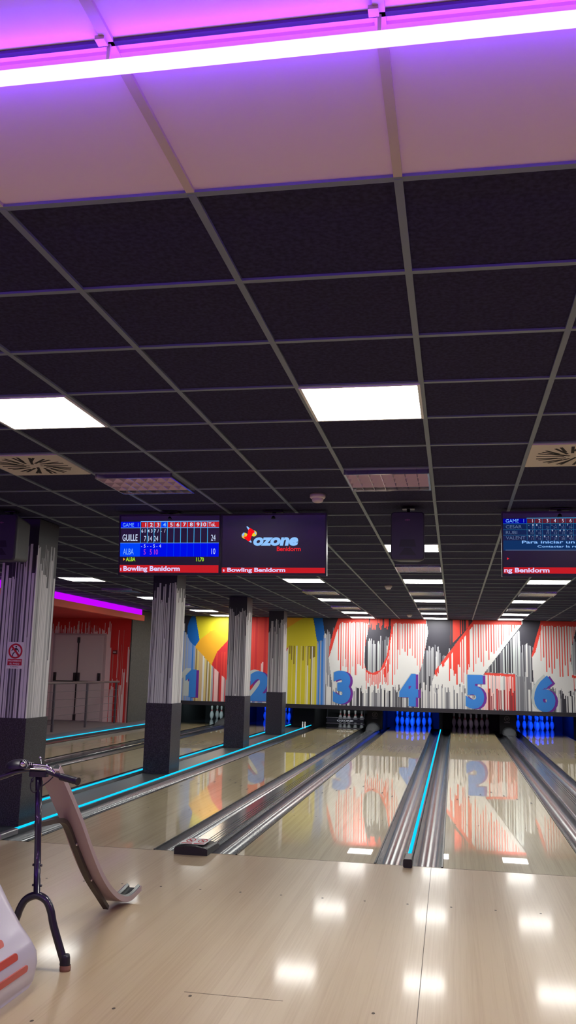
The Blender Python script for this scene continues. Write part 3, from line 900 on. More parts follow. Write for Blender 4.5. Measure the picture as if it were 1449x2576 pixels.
# ------------------------------------------------------------------ ceiling fittings
COLNAME = {-9: 'far left column', -3: 'left column', 0: 'middle column', 3: 'right column', 6: 'outer right column'}
PANEL0 = None
def ceiling_panel(i, j, label, group='lit square ceiling panels'):
    global PANEL0
    x, y = TX + (i + .5) * TS, TY + (j + .5) * TS
    if PANEL0 is None:
        t = thing('ceiling_light', label, 'ceiling light', (x, y, CEIL), group)
        f = MB()
        a, bb = 0.294, 0.280
        for x0, x1, y0, y1 in ((-a, a, -a, -bb), (-a, a, bb, a), (-a, -bb, -bb, bb), (bb, a, -bb, bb)):
            f.box(x + x0, x + x1, y + y0, y + y1, CEIL - 0.011, CEIL + 0.003)
        f.build('frame', M['panel_frame'], t)
        d = MB().box(x - bb, x + bb, y - bb, y + bb, CEIL - 0.008, CEIL + 0.001)
        d.build('diffuser', M['panel'], t)
        PANEL0 = t
        return t
    return dup(PANEL0, (x, y, CEIL), label, group)
ORD = {3: 'nearest', 12: 'second nearest', 18: 'third from the camera', 24: 'fourth from the camera', 30: 'fifth from the camera', 33: 'farthest, against the mural'}
for i in (0, -3, 3, 6):
    for j in (3, 12, 18, 24, 30, 33):
        if i == 6 and j in (30, 33): continue
        ceiling_panel(i, j, 'lit square white ceiling panel in the %s, %s' % (COLNAME[i], ORD[j]))
for j in (18, 24, 30, 33):
    ceiling_panel(-9, j, 'lit square white ceiling panel in the far left column, %s' % {18: 'nearest, beside the first pillar', 24: 'second, touching the second pillar', 30: 'third, between second and third pillar', 33: 'farthest, touching the third pillar'}[j])
for i, j in ((-2, -8), (4, -8), (-8, -8), (-11, -8)):  # unseen panels added behind the camera to light the foreground
    ceiling_panel(i, j, 'unseen square ceiling panel added behind the camera as fill light', 'added fill panels behind the camera')

LOUV0 = None
def louvre(i, j, label):
    global LOUV0
    x, y = TX + (i + .5) * TS, TY + (j + .5) * TS
    if LOUV0 is None:
        t = thing('louvre_light', label, 'ceiling light', (x, y, CEIL), 'unlit louvred ceiling lights')
        a = 0.288
        h = MB()
        h.box(x - a, x + a, y - a, y + a, CEIL + 0.0005, CEIL + 0.003)
        h.build('reflector', M['chrome'], t)
        f = MB()
        for x0, x1, y0, y1 in ((-a, a, -a, -a + .012), (-a, a, a - .012, a), (-a, -a + .012, -a, a), (a - .012, a, -a, a)):
            f.box(x + x0, x + x1, y + y0, y + y1, CEIL - 0.040, CEIL + 0.002)
        f.build('frame', M['chrome'], t)
        for k in range(4):
            yy = y - a + 0.072 + k * 0.144
            MB().tube([(x - a + .02, yy, CEIL - 0.012), (x + a - .02, yy, CEIL - 0.012)], 0.008, 10).build('fluorescent_tube', M['lamp_tube'], t)
        g = MB()
        for k in range(1, 4):
            yy = y - a + k * 0.144
            g.add([(x - a, yy - .013, CEIL), (x + a, yy - .013, CEIL), (x + a, yy, CEIL - .04), (x - a, yy, CEIL - .04), (x + a, yy + .013, CEIL), (x - a, yy + .013, CEIL)], [(0, 1, 2, 3), (3, 2, 4, 5)])
        for k in range(1, 7):
            xx = x - a + k * 0.576 / 7
            g.box(xx - .002, xx + .002, y - a, y + a, CEIL - 0.036, CEIL)
        g.build('louvre_grid', M['chrome'], t)
        LOUV0 = t
        return t
    return dup(LOUV0, (x, y, CEIL), label)
for i in (0, -3):
    louvre(i, 6, 'unlit mirrored louvre light in the %s, nearest the camera' % COLNAME[i])
for i in (0, -3, 3):
    for j, w in ((15, 'just beyond the hanging screens'), (21, 'second beyond the hanging screens'), (27, 'third beyond the hanging screens')):
        louvre(i, j, 'unlit mirrored louvre light in the %s, %s' % (COLNAME[i], w))
louvre(-9, 21, 'unlit louvre light in the far left column, between the first and second pillars')
louvre(-9, 27, 'unlit louvre light in the far left column, right of the second pillar')

VENT0 = None
def vent(i, j, label):
    global VENT0
    x, y = TX + (i + .5) * TS, TY + (j + .5) * TS
    if VENT0 is None:
        t = thing('air_vent', label, 'air vent', (x, y, CEIL), 'square swirl air vents')
        a = 0.29
        b = MB().bbox(x - a, x + a, y - a, y + a, CEIL - 0.012, CEIL + 0.002, 0.01, 0, 'z')
        b.build('plate', M['vent'], t)
        s = MB()
        n = 28
        for k in range(n):
            th = 2 * PI * k / n
            r0, r1 = (0.075, 0.245) if k % 2 else (0.12, 0.25)
            if k % 7 == 0: r0 = 0.04
            sw = 0.35
            d = Vector((math.cos(th + sw), math.sin(th + sw), 0)); e = Vector((-d.y, d.x, 0)) * 0.0095
            p0 = Vector((math.cos(th) * r0, math.sin(th) * r0, 0)); p1 = p0 + d * (r1 - r0)
            c = Vector((x, y, CEIL - 0.0125))
            s.add([c + p0 - e, c + p1 - e, c + p1 + e, c + p0 + e], [(0, 1, 2, 3)])
        s.build('swirl_slots', M['vent_slot'], t)
        VENT0 = t
        return t
    return dup(VENT0, (x, y, CEIL), label)
vent(-4, 5, 'cream square swirl air vent left of the nearest left louvre light')
vent(2, 5, 'cream square swirl air vent above the right scoreboard screen')

def detector(x, y, label):
    t = thing('smoke_detector', label, 'smoke detector', (x, y, CEIL), 'ceiling smoke detectors')
    MB().lathe([(0.0, 0.004), (0.062, 0.004), (0.062, -0.022), (0.054, -0.030), (0.0, -0.030)], (x, y, CEIL), 24).build('mounting_base', M['detector'], t)
    MB().lathe([(0.046, -0.028), (0.046, -0.040), (0.040, -0.056), (0.026, -0.062), (0.0, -0.062)], (x, y, CEIL), 24).build('sensor_head', M['detector'], t)
detector(-1.043, 6.80, 'white smoke detector above the black logo screen')
detector(-1.013, 14.15, 'pale smoke detector on the ceiling beyond the central speaker')
detector(-1.019, 21.2, 'pale smoke detector on the ceiling close to the mural')

def add_violet_strip():
    y = 1.664
    t = thing('ceiling_led_strip', 'glowing violet-white light tube running across the pale ceiling', 'light strip', (0, y, CEIL))
    MB().box(XL, XR, y - 0.008, y + 0.006, CEIL - 0.006, CEIL + 0.001).build('mounting_rail', M['profile'], t)
    MB().bbox(XL, XR, y - 0.018, y + 0.018, CEIL - 0.074, CEIL - 0.052, 0.008, 0, 'x').build('light_tube', M['violet'], t)
    c = MB().box(XL, XR, y + 0.003, y + 0.011, CEIL - 0.052, CEIL - 0.040).build('halo_emitter', M['violet_halo'], t)  # hidden emitter added to throw the violet halo onto the ceiling
    c['label'] = 'hidden violet emitter added for the ceiling halo'
    for i in range(-6, 9):
        x = TX + i * TS
        k = MB().box(x - 0.022, x + 0.000, y - 0.030, y - 0.006, CEIL - 0.014, CEIL - 0.004)
        k.box(x - 0.004, x + 0.004, y - 0.003, y + 0.003, CEIL - 0.054, CEIL - 0.003)
        k.build('clip', M['bar_white'], t)
    y = -2.30  # second strip, added out of view to cast lilac light forward
    t = thing('ceiling_led_strip', 'unseen violet tube added behind the camera as lilac fill light', 'light strip', (0, y, CEIL))
    MB().bbox(XL, XR, y - 0.018, y + 0.018, CEIL - 0.040, CEIL - 0.010, 0.008, 0, 'x').build('light_tube', M['violet_fill'], t)
    MB().box(XL, XR, y - 0.008, y + 0.008, CEIL - 0.012, CEIL).build('mounting_rail', M['profile'], t)
add_violet_strip()

# ------------------------------------------------------------------ screens
E = {k: glow('screen_' + k, v) for k, v in {
    'blue': (0.0, 0.004, 0.80), 'blue2': (0.0, 0.055, 0.95), 'red': (0.55, 0.012, 0.02), 'red_dim': (0.30, 0.012, 0.03), 'white': (0.62, 0.72, 0.95), 'lightblue': (0.16, 0.42, 0.95), 'cyan': (0.05, 0.42, 0.80),
    'green': (0.42, 0.80, 0.04), 'magenta': (0.62, 0.05, 0.55), 'logo_blue': (0.28, 0.55, 0.98), 'logo_red': (0.95, 0.005, 0.01), 'logo_text_red': (0.80, 0.02, 0.03), 'yellow': (0.80, 0.62, 0.04), 'orange': (0.9, 0.35, 0.03),
    'pale': (0.72, 0.62, 0.98), 'dimblue': (0.004, 0.02, 0.10), 'dim': (0.10, 0.15, 0.28), 'dimred': (0.10, 0.012, 0.03), 'sky': (0.25, 0.50, 0.98), 'bluedim': (0.0, 0.0, 0.32), 'dimcyan': (0.02, 0.14, 0.30), 'panel': (0.006, 0.03, 0.12)}.items()}
EK = list(E)
EM = [E[k] for k in EK]
K = {k: i for i, k in enumerate(EK)}

SW, SH = 0.934, 0.540
def add_screen(xc, label, content, tilt=5.0):
    y, zc = 7.50, 2.500
    t = thing('scoreboard_screen', label, 'screen', (xc, y, CEIL), 'overhead screens')
    ca, sa = math.cos(math.radians(tilt)), math.sin(math.radians(tilt))
    def place(a, b, off):              # a from the left edge, b from the bottom edge, off towards the viewer
        q = b - SH / 2
        return (xc - SW / 2 + a, y - off * ca - q * sa, zc + q * ca - off * sa)
    body = MB()
    vs = [place(a, b, o) for a in (0, SW) for b in (0, SH) for o in (0.0, -0.06)]
    body.add(vs, [(0, 1, 3, 2), (4, 6, 7, 5), (0, 4, 5, 1), (2, 3, 7, 6), (0, 2, 6, 4), (1, 5, 7, 3)])
    body.build('housing', M['bezel'], t)
    bz = MB()
    for r in ((0, SW, 0, 0.016), (0, SW, SH - 0.016, SH), (0, 0.012, 0.016, SH - 0.016), (SW - 0.012, SW, 0.016, SH - 0.016)):
        vs = [place(a, b, o) for a in r[:2] for b in r[2:] for o in (0.0, 0.010)]
        bz.add(vs, [(0, 1, 3, 2), (4, 6, 7, 5), (0, 4, 5, 1), (2, 3, 7, 6), (0, 2, 6, 4), (1, 5, 7, 3)])
    bz.build('bezel', M['bezel'], t)
    MB().rect(0.012, SW - 0.012, 0.016, SH - 0.016, place, 0.002).build('display', M['screen_black'], t)
    content(t, lambda a, b, off: place(0.012 + a * (SW - 0.024), 0.016 + (1 - b) * (SH - 0.032), 0.003 + off))
    m = MB().tube([(xc, y - 0.02, zc + SH / 2 - 0.05), (xc, y + 0.02, CEIL - 0.012)], 0.02, 10)
    m.box(xc - 0.08, xc + 0.08, y - 0.06, y + 0.10, CEIL - 0.014, CEIL - 0.006)
    m.box(xc - 0.10, xc + 0.10, y + 0.03, y + 0.08, zc - 0.05, zc + 0.20)
    m.build('ceiling_mount', M['bezel'], t)
    return t

TXH = lambda px: px / 150.0                     # picture heights inside a screen
def R(b, x0, x1, y0, y1, fr, key, off=0.0): b.rect(x0, x1, y0, y1, fr, off, K[key])
def T(b, s, x, y, h, fr, key, w=None, al='l', bold=0.0, sh=0.0, off=0.003, sq=1.0):
    """Lettering whose baseline is y (down from the top) and whose capital height is h, all as fractions of the display."""
    f2 = lambda a, c, o: fr(a, y - c, o)
    b.text(s, x, 0.0, h, f2, off, K[key], bold, sh, width=w, align=al, squeeze=sq * 0.56)

def score_content(t, fr):
    g = MB()
    R(g, 0.0, 0.205, 0.095, 0.235, fr, 'blue')
    cols = [0.207 + 0.0675 * k for k in range(11)] + [1.0]
    cols[10] = 0.882
    for k in range(11):
        a, b = (cols[k], cols[k + 1]) if k < 10 else (0.882, 1.0)
        R(g, a + 0.006, b, 0.107, 0.222, fr, 'blue2' if k == 3 else 'red')
        if k: R(g, a - 0.001, a + 0.005, 0.095, 0.565 if k < 11 else 0.5, fr, 'cyan', 0.001)
    R(g, 0.203, 0.208, 0.095, 0.565, fr, 'cyan', 0.001)
    R(g, 0.205, 1.0, 0.085, 0.100, fr, 'lightblue')
    R(g, 0.0, 1.0, 0.225, 0.238, fr, 'lightblue', 0.001)
    R(g, 0.0, 1.0, 0.565, 0.862 - 0.0, fr, 'blue')
    R(g, 0.0, 0.205, 0.572, 0.862, fr, 'blue2', 0.001)
    R(g, 0.0, 1.0, 0.558, 0.570, fr, 'lightblue', 0.002)
    for k in range(4, 11): R(g, cols[k], cols[k] + 0.003, 0.572, 0.862, fr, 'blue2', 0.001)
    return g
def score_board(t, fr0):
    fr = lambda a, b, o: fr0(a, 0.02 + b * 0.80, o)      # the table fills the top four fifths
    g = score_content(t, fr)
    R(g, 0.0, 1.0, 0.855, 0.985, fr0, 'red')
    g.build('score_table', EM, t)
    w = MB()
    T(w, 'GAME', 0.022, 0.205, 0.085, fr, 'lightblue', 0.115)
    T(w, '1', 0.178, 0.205, 0.085, fr, 'lightblue', None, sq=0.7)
    for k, s in enumerate(('1', '2', '3', '4', '5', '6', '7', '8', '9', '10')):
        T(w, s, 0.262 + 0.0675 * k, 0.205, 0.085, fr, 'sky' if k == 3 else 'white', None, 'r', 0.02, sq=0.9)
    T(w, 'ToL', 0.895, 0.205, 0.085, fr, 'white', 0.068, bold=0.02)
    w.build('header_lettering', EM, t); w = MB()
    T(w, 'GUILLE', 0.022, 0.515, 0.145, fr, 'white', 0.155, bold=0.01)
    for s, x in (('6', .215), ('1', .25), ('4', .278), ('3', .312), ('7', .344), ('/', .380), ('-', .412), ('/', .448)):
        T(w, s, x, 0.335, 0.075, fr, 'white', None, bold=0.01, sq=0.72)
    for s, x in (('7', .265), ('14', .325), ('24', .388)): T(w, s, x, 0.525, 0.12, fr, 'white', None, 'r', sq=0.5)
    T(w, '24', 0.965, 0.515, 0.135, fr, 'white', 0.045, 'r')
    w.build('player_lettering', EM, t); w = MB()
    T(w, 'ALBA', 0.032, 0.815, 0.135, fr, 'sky', 0.108)
    for s, x in (('-', .216), ('5', .244), ('-', .278), ('-', .31), ('5', .34), ('-', .372), ('4', .4)): T(w, s, x, 0.665, 0.075, fr, 'white', None, sq=0.72)
    for s, x in (('5', .262), ('5', .325), ('10', .388)): T(w, s, x, 0.815, 0.115, fr, 'magenta', None, 'r', sq=0.55)
    T(w, '10', 0.965, 0.805, 0.125, fr, 'white', 0.038, 'r')
    w.build('player_lettering', EM, t); w = MB()
    w.flat([(0.034, 0.885), (0.034, 0.955), (0.055, 0.92)], fr, 0.003, K['orange'])
    T(w, 'ALBA', 0.062, 0.960, 0.085, fr, 'green', 0.098, bold=0.02)
    T(w, '11.70', 0.775, 0.960, 0.085, fr, 'green', 0.077, bold=0.02)
    w.build('status_lettering', EM, t); w = MB()
    T(w, 'e', 0.006, 0.955, 0.075, fr0, 'pale', 0.012, bold=0.02)
    T(w, 'Bowling Benidorm', 0.038, 0.955, 0.082, fr0, 'pale', 0.575, bold=0.03)
    w.build('ticker_lettering', EM, t)

def logo_board(t, fr0):
    g = MB()
    R(g, 0.0, 1.0, 0.895, 0.985, fr0, 'red')
    g.build('red_ticker_band', EM, t)
    l = MB()
    def pt(u, v): return ((u - 30) / 1360.0, (v - 10) / 775.0)
    def poly(pts, key, off=0.0): l.flat([pt(*p) for p in pts], fr0, off, K[key])
    def cap(cx, cy, r, key, off):
        l.flat([pt(cx + r * math.cos(a), cy + r * math.sin(a)) for a in [2 * PI * k / 18 for k in range(18)]], fr0, off, K[key])
    cap(330, 280, 40, 'yellow', 0.0); cap(453, 252, 40, 'yellow', 0.0)
    poly([(294, 268), (312, 240), (330, 240), (318, 300), (302, 296)], 'sky', 0.001)
    poly([(455, 212), (482, 240), (487, 266), (470, 262)], 'sky', 0.001)
    poly([(300, 292), (330, 262), (352, 300), (350, 332)], 'orange', 0.001)
    poly([(352, 160), (368, 156), (402, 186), (380, 205)], 'logo_blue', 0.001)
    poly([(380, 200), (402, 178), (440, 200), (470, 232), (440, 250), (424, 290), (408, 336), (412, 345), (384, 356), (345, 330), (318, 300), (356, 290), (372, 248)], 'logo_red', 0.002)
    poly([(380, 352), (408, 334), (428, 368), (412, 372)], 'logo_blue', 0.001)
    l.build('logo_figure', EM, t)
    w = MB()
    x, y = pt(448, 404)
    T(w, 'ozone', x, y, 0.185, fr0, 'logo_blue', 0.435, bold=0.05, sh=0.18)
    w.build('logo_word', EM, t); w = MB()
    x, y = pt(760, 484)
    T(w, 'Benidorm', x, y, 0.078, fr0, 'logo_text_red', 0.230, bold=0.02)
    w.build('city_word', EM, t); w = MB()
    T(w, 'e', 0.012, 0.965, 0.06, fr0, 'pale', 0.016, bold=0.03)
    T(w, 'Bowling Benidorm', 0.055, 0.965, 0.068, fr0, 'pale', 0.565, bold=0.03)
    w.build('ticker_lettering', EM, t)

def third_board(t, fr0):
    g = MB()
    fr = fr0
    R(g, 0.0, 0.21, 0.085, 0.165, fr, 'bluedim')
    for k in range(11):
        a = 0.212 + 0.0675 * k
        R(g, a + 0.004, min(a + 0.0655, 1.0), 0.085, 0.16, fr, 'dimred')
        R(g, a - 0.002, a + 0.001, 0.08, 0.44, fr, 'dimcyan', 0.001)
    R(g, 0.21, 1.0, 0.075, 0.083, fr, 'cyan')
    for v in (0.165, 0.262, 0.352): R(g, 0.0, 1.0, v, v + 0.006, fr, 'dimcyan', 0.001)
    R(g, 0.0, 1.0, 0.172, 0.44, fr, 'dimblue', -0.001)
    R(g, 0.0, 1.0, 0.44, 0.605, fr, 'panel')
    R(g, 0.02, 1.0, 0.592, 0.602, fr, 'dim', 0.002)
    R(g, 0.0, 1.0, 0.875, 0.975, fr, 'red')
    g.build('score_table', EM, t)
    w = MB()
    T(w, 'GAME', 0.025, 0.15, 0.058, fr, 'lightblue', 0.115)
    T(w, '1', 0.182, 0.15, 0.058, fr, 'lightblue', None, sq=0.7)
    for k in range(10): T(w, str(k + 1), 0.262 + 0.0675 * k, 0.15, 0.055, fr, 'white', None, 'r', sq=0.9)
    w.build('header_lettering', EM, t); w = MB()
    for s, v, wd in (('CESAR', 0.245, 0.14), ('RUBI', 0.338, 0.10), ('VALENT', 0.425, 0.17)): T(w, s, 0.025, v, 0.055, fr, 'dim', wd)
    for v, row in ((0.205, '-88-  --8-7-'), (0.297, '9/-- 19-49--'), (0.39, '9-7-8--4--81')):
        for k, s in enumerate(row):
            if s != ' ': T(w, s, 0.225 + 0.0335 * k, v, 0.032, fr, 'white', None)
    for v, row in ((0.250, ('8', '14', '21', '24', '32', '36')), (0.342, ('10', '18', '19', '23', '31', '34')), (0.432, ('11', '16', '27', '31', '38', '40'))):
        for k, s in enumerate(row): T(w, s, 0.268 + 0.0675 * k, v, 0.04, fr, 'dim', None, 'r')
    w.build('player_lettering', EM, t); w = MB()
    T(w, 'Para iniciar un juego', 0.165, 0.490, 0.048, fr, 'sky', 0.66, bold=0.02)
    T(w, 'Contactar la recepcion', 0.300, 0.555, 0.036, fr, 'sky', 0.52, bold=0.015)
    w.build('notice_lettering', EM, t); w = MB()
    w.flat([(0.032, 0.715), (0.032, 0.755), (0.052, 0.735)], fr, 0.002, K['logo_text_red'])
    T(w, 'ng Benidorm', 0.006, 0.955, 0.072, fr, 'pale', 0.395, bold=0.03)
    w.build('ticker_lettering', EM, t)

add_screen(-2.470, 'left overhead screen showing the score table of GUILLE and ALBA', score_board)
add_screen(-1.532, 'black overhead screen with the ozone logo, right of the score table', logo_board)
add_screen(0.862, 'overhead screen at the right edge with a dim score table and pale blue notice', third_board)

# ------------------------------------------------------------------ loudspeakers
def add_speaker(x0, x1, y0, y1, z0, z1, label, skew=0.0):
    t = thing('loudspeaker', label, 'speaker', ((x0 + x1) / 2, (y0 + y1) / 2, CEIL), 'hanging loudspeakers')
    cx = (x0 + x1) / 2
    w, hh = (x1 - x0) / 2, (z1 - z0) / 2
    cz = (z0 + z1) / 2
    def sect(y, kw, kh, r):
        pts = []
        for sx, sz, st in ((1, 1, 0), (-1, 1, 90), (-1, -1, 180), (1, -1, 270)):
            for k in range(5):
                a = math.radians(st + 22.5 * k)
                pts.append((cx + sx * (w * kw - r) + r * math.cos(a) + skew * (y - y0), y, cz + sz * (hh * kh - r) + r * math.sin(a)))
        return pts
    b = MB()
    b.loft([sect(y0 + 0.02, 1.0, 1.0, 0.03), sect(y0 + 0.05, 1.0, 1.0, 0.03), sect(y1, 0.72, 0.90, 0.03)], smooth=False)
    b.build('cabinet', M['speaker_side'], t)
    g = MB()
    g.loft([sect(y0, 0.93, 0.96, 0.028), sect(y0 + 0.012, 0.985, 0.99, 0.03), sect(y0 + 0.024, 0.99, 0.995, 0.03)], smooth=False)
    g.build('front_baffle', M['speaker'], t)
    fr = face_y(y0)
    h = MB()
    h.flat([(cx - 0.07, cz - 0.09), (cx + 0.07, cz - 0.09), (cx + 0.055, cz - 0.03), (cx - 0.055, cz - 0.03)], fr, 0.001)
    h.flat([(cx - 0.07, cz - 0.16), (cx + 0.07, cz - 0.16), (cx + 0.025, cz - 0.10), (cx - 0.025, cz - 0.10)], fr, 0.001)
    h.build('horn', M['speaker_dark'], t)
    e = MB()
    e.ring(cx, cz + 0.13, 0.010, 0.013, fr, 0.001, 0, 20, 0.55)
    for dx in (-0.016, 0.0, 0.016): e.rect(cx + dx - 0.005, cx + dx + 0.005, cz + 0.127, cz + 0.133, fr, 0.0012)
    e.build('round_badge', M['emblem'], t)
    m = MB().tube([(cx, (y0 + y1) / 2, z1 - 0.02), (cx, (y0 + y1) / 2, CEIL - 0.006)], 0.014, 8)
    m.box(cx - 0.05, cx + 0.05, (y0 + y1) / 2 - 0.04, (y0 + y1) / 2 + 0.04, CEIL - 0.014, CEIL - 0.006)
    m.build('hanging_bracket', M['bezel'], t)
add_speaker(-0.502, -0.228, 7.25, 7.55, 2.335, 2.735, 'dark loudspeaker hanging in the middle, between the logo screen and the right screen')
add_speaker(-4.085, -3.795, 7.22, 7.56, 2.325, 2.735, 'dark loudspeaker hanging in front of the nearest pillar')

# ------------------------------------------------------------------ left recess with the red wall, doors and rail
PLAT = 0.13
def red_paint_fn(seed, top, lo):
    rg = random.Random(seed)
    rs = []
    while len(rs) < 900:
        r = [rg.random() for _ in range(6)]
        for _ in range(rg.choice((1, 1, 2))): rs.append(r)
    def paint(i, x, zc):
        r = rs[i % len(rs)]
        c = np.full(len(zc), 0)
        L = top - (top - lo) * r[0]
        if x > -8.10:
            L = 2.3 - 1.9 * r[0]
            c[zc < L] = 1 if r[1] < .5 else (2 if r[1] < .75 else 0)
            if r[2] < .6: c[zc < 1.35 - r[4] * .5] = 1 if r[3] < .6 else 2
        else:
            c[zc < L] = 1 if r[1] < .55 else 2
            c[zc < L - 0.12] = 1
        return c
    return paint
def add_recess():
    y = 20.5
    b = MB()
    drip_surface(b, face_y(y), XL, -7.60, PLAT, 2.60, 0.014, red_paint_fn(5, 2.50, 2.14))
    b.box(XL, -7.60, y + 0.004, y + 0.15, PLAT, CEIL - 0.004, 0)
    struct(b.build('wall_recess', [M['red_wall'], mat('red_wall_pale_drip', (226, 196, 196), 0.7), mat('red_wall_mid_drip', (190, 96, 92), 0.7)]))
    struct(MB().box(-7.598, -7.57, y - 0.004, MURAL, PLAT, CEIL - 0.004).build('wall_side', M['grey_wall']))
    struct(MB().box(XL, -7.56, FOUL + 0.6, 23.0, -0.2, PLAT).build('floor_platform', M['platform']))
    struct(MB().box(XL, -7.36, 9.0, y, 2.56, 2.64).build('ceiling_recess', M['red_wall']))
    t = thing('cove_light', 'glowing violet cove light above the orange-red fascia, left side', 'cove light', (-7.33, 15, 2.65))
    MB().bbox(-7.36, -7.32, 9.0, y - 0.08, 2.650, CEIL - 0.012, 0.008).build('light_band', M['violet_soft'], t)
    MB().box(-7.38, -7.28, 9.0, y, 2.515, 2.645).build('fascia', M['fascia'], t)
    for y0 in (17.2, 13.6):  # lamps added outside the frame to brighten the recess
        t = thing('recess_fill_light', 'square lamp added to brighten the red recess, %s' % ('in front of the double door' if y0 > 15 else 'away from the doors'), 'ceiling light', (-9.4, y0, 2.56), 'added recess fill lamps')
        MB().box(-9.62, -9.18, y0 - 0.22, y0 + 0.22, 2.548, 2.560).build('frame', M['panel_frame'], t)
        MB().box(-9.60, -9.20, y0 - 0.20, y0 + 0.20, 2.545, 2.552).build('diffuser', M['panel'], t)
    d = MB().box(-9.56, -8.20, y - 0.03, y + 0.002, PLAT, 2.19)
    t = d.build('door_1', mat('door_frame_grey', (178, 156, 158), 0.5), loc=(-8.88, y, PLAT))
    struct(t)
    for x0, x1 in ((-9.50, -8.885), (-8.875, -8.26)):
        MB().box(x0, x1, y - 0.05, y - 0.028, PLAT + 0.015, 2.15).build('door_leaf', M['door'], t)
    fr = y - 0.05
    h = MB()
    h.tube([(-8.885, fr - 0.02, 0.16), (-8.885, fr - 0.02, 2.08)], 0.013, 8)
    for z0, z1 in ((0.15, 0.30), (1.97, 2.10)): h.box(-8.915, -8.855, fr - 0.035, fr, z0, z1)
    h.build('lock_rod', M['door_metal'], t)
    for xa, xb in ((-9.44, -8.93), (-8.84, -8.32)):
        pb = MB()
        pb.tube([(xa, fr - 0.09, 1.06), (xb, fr - 0.09, 1.06)], 0.014, 8)
        for x in (xa, xb):
            pb.box(x - 0.03, x + 0.03, fr - 0.05, fr, 1.06, 1.26)
            pb.tube([(x, fr - 0.03, 1.20), (x, fr - 0.09, 1.06)], 0.016, 8)
        pb.build('panic_bar', M['door_metal'], t)
    k = MB().box(MB and -8.02, -7.92, y - 0.04, y, 1.72, 1.81, 0)
    k.box(-8.005, -7.935, y - 0.044, y - 0.04, 1.755, 1.775, 1)
    o = k.build('call_point', [mat('dark_red_call_point', (110, 22, 26), 0.5), M['white']], loc=(-7.97, y, 1.72))
    tag(o, 'small dark red wall box beside the double door', 'call point')
add_recess()

def add_rail():
    x = -7.78
    t = thing('handrail', 'steel handrail with wire infill in front of the double door', 'handrail', (x, 18.4, PLAT))
    MB().tube([(x, 14.5, 1.075), (x, 20.35, 1.075)], 0.024, 10).build('top_rail', M['steel'], t)
    for y in (15.2, 16.87, 18.5, 20.2):
        MB().bbox(x - 0.022, x + 0.022, y - 0.022, y + 0.022, PLAT, 1.06, 0.006, 0, 'z').build('post', M['steel_dark'], t)
    for k in range(5):
        z = 0.28 + k * 0.155
        MB().tube([(x, 14.5, z), (x, 20.3, z)], 0.004, 6).build('wire', M['steel'], t)
add_rail()

# ------------------------------------------------------------------ ball ramp with handlebar
def smooth_path(pts, n=5):
    out = []
    P = [Vector(p) for p in pts]
    for i in range(len(P) - 1):
        p0, p1, p2, p3 = P[max(i - 1, 0)], P[i], P[i + 1], P[min(i + 2, len(P) - 1)]
        for k in range(n):
            t = k / n
            out.append(0.5 * ((2 * p1) + (p2 - p0) * t + (2 * p0 - 5 * p1 + 4 * p2 - p3) * t * t + (3 * p1 - p0 - 3 * p2 + p3) * t ** 3))
    out.append(P[-1])
    return out

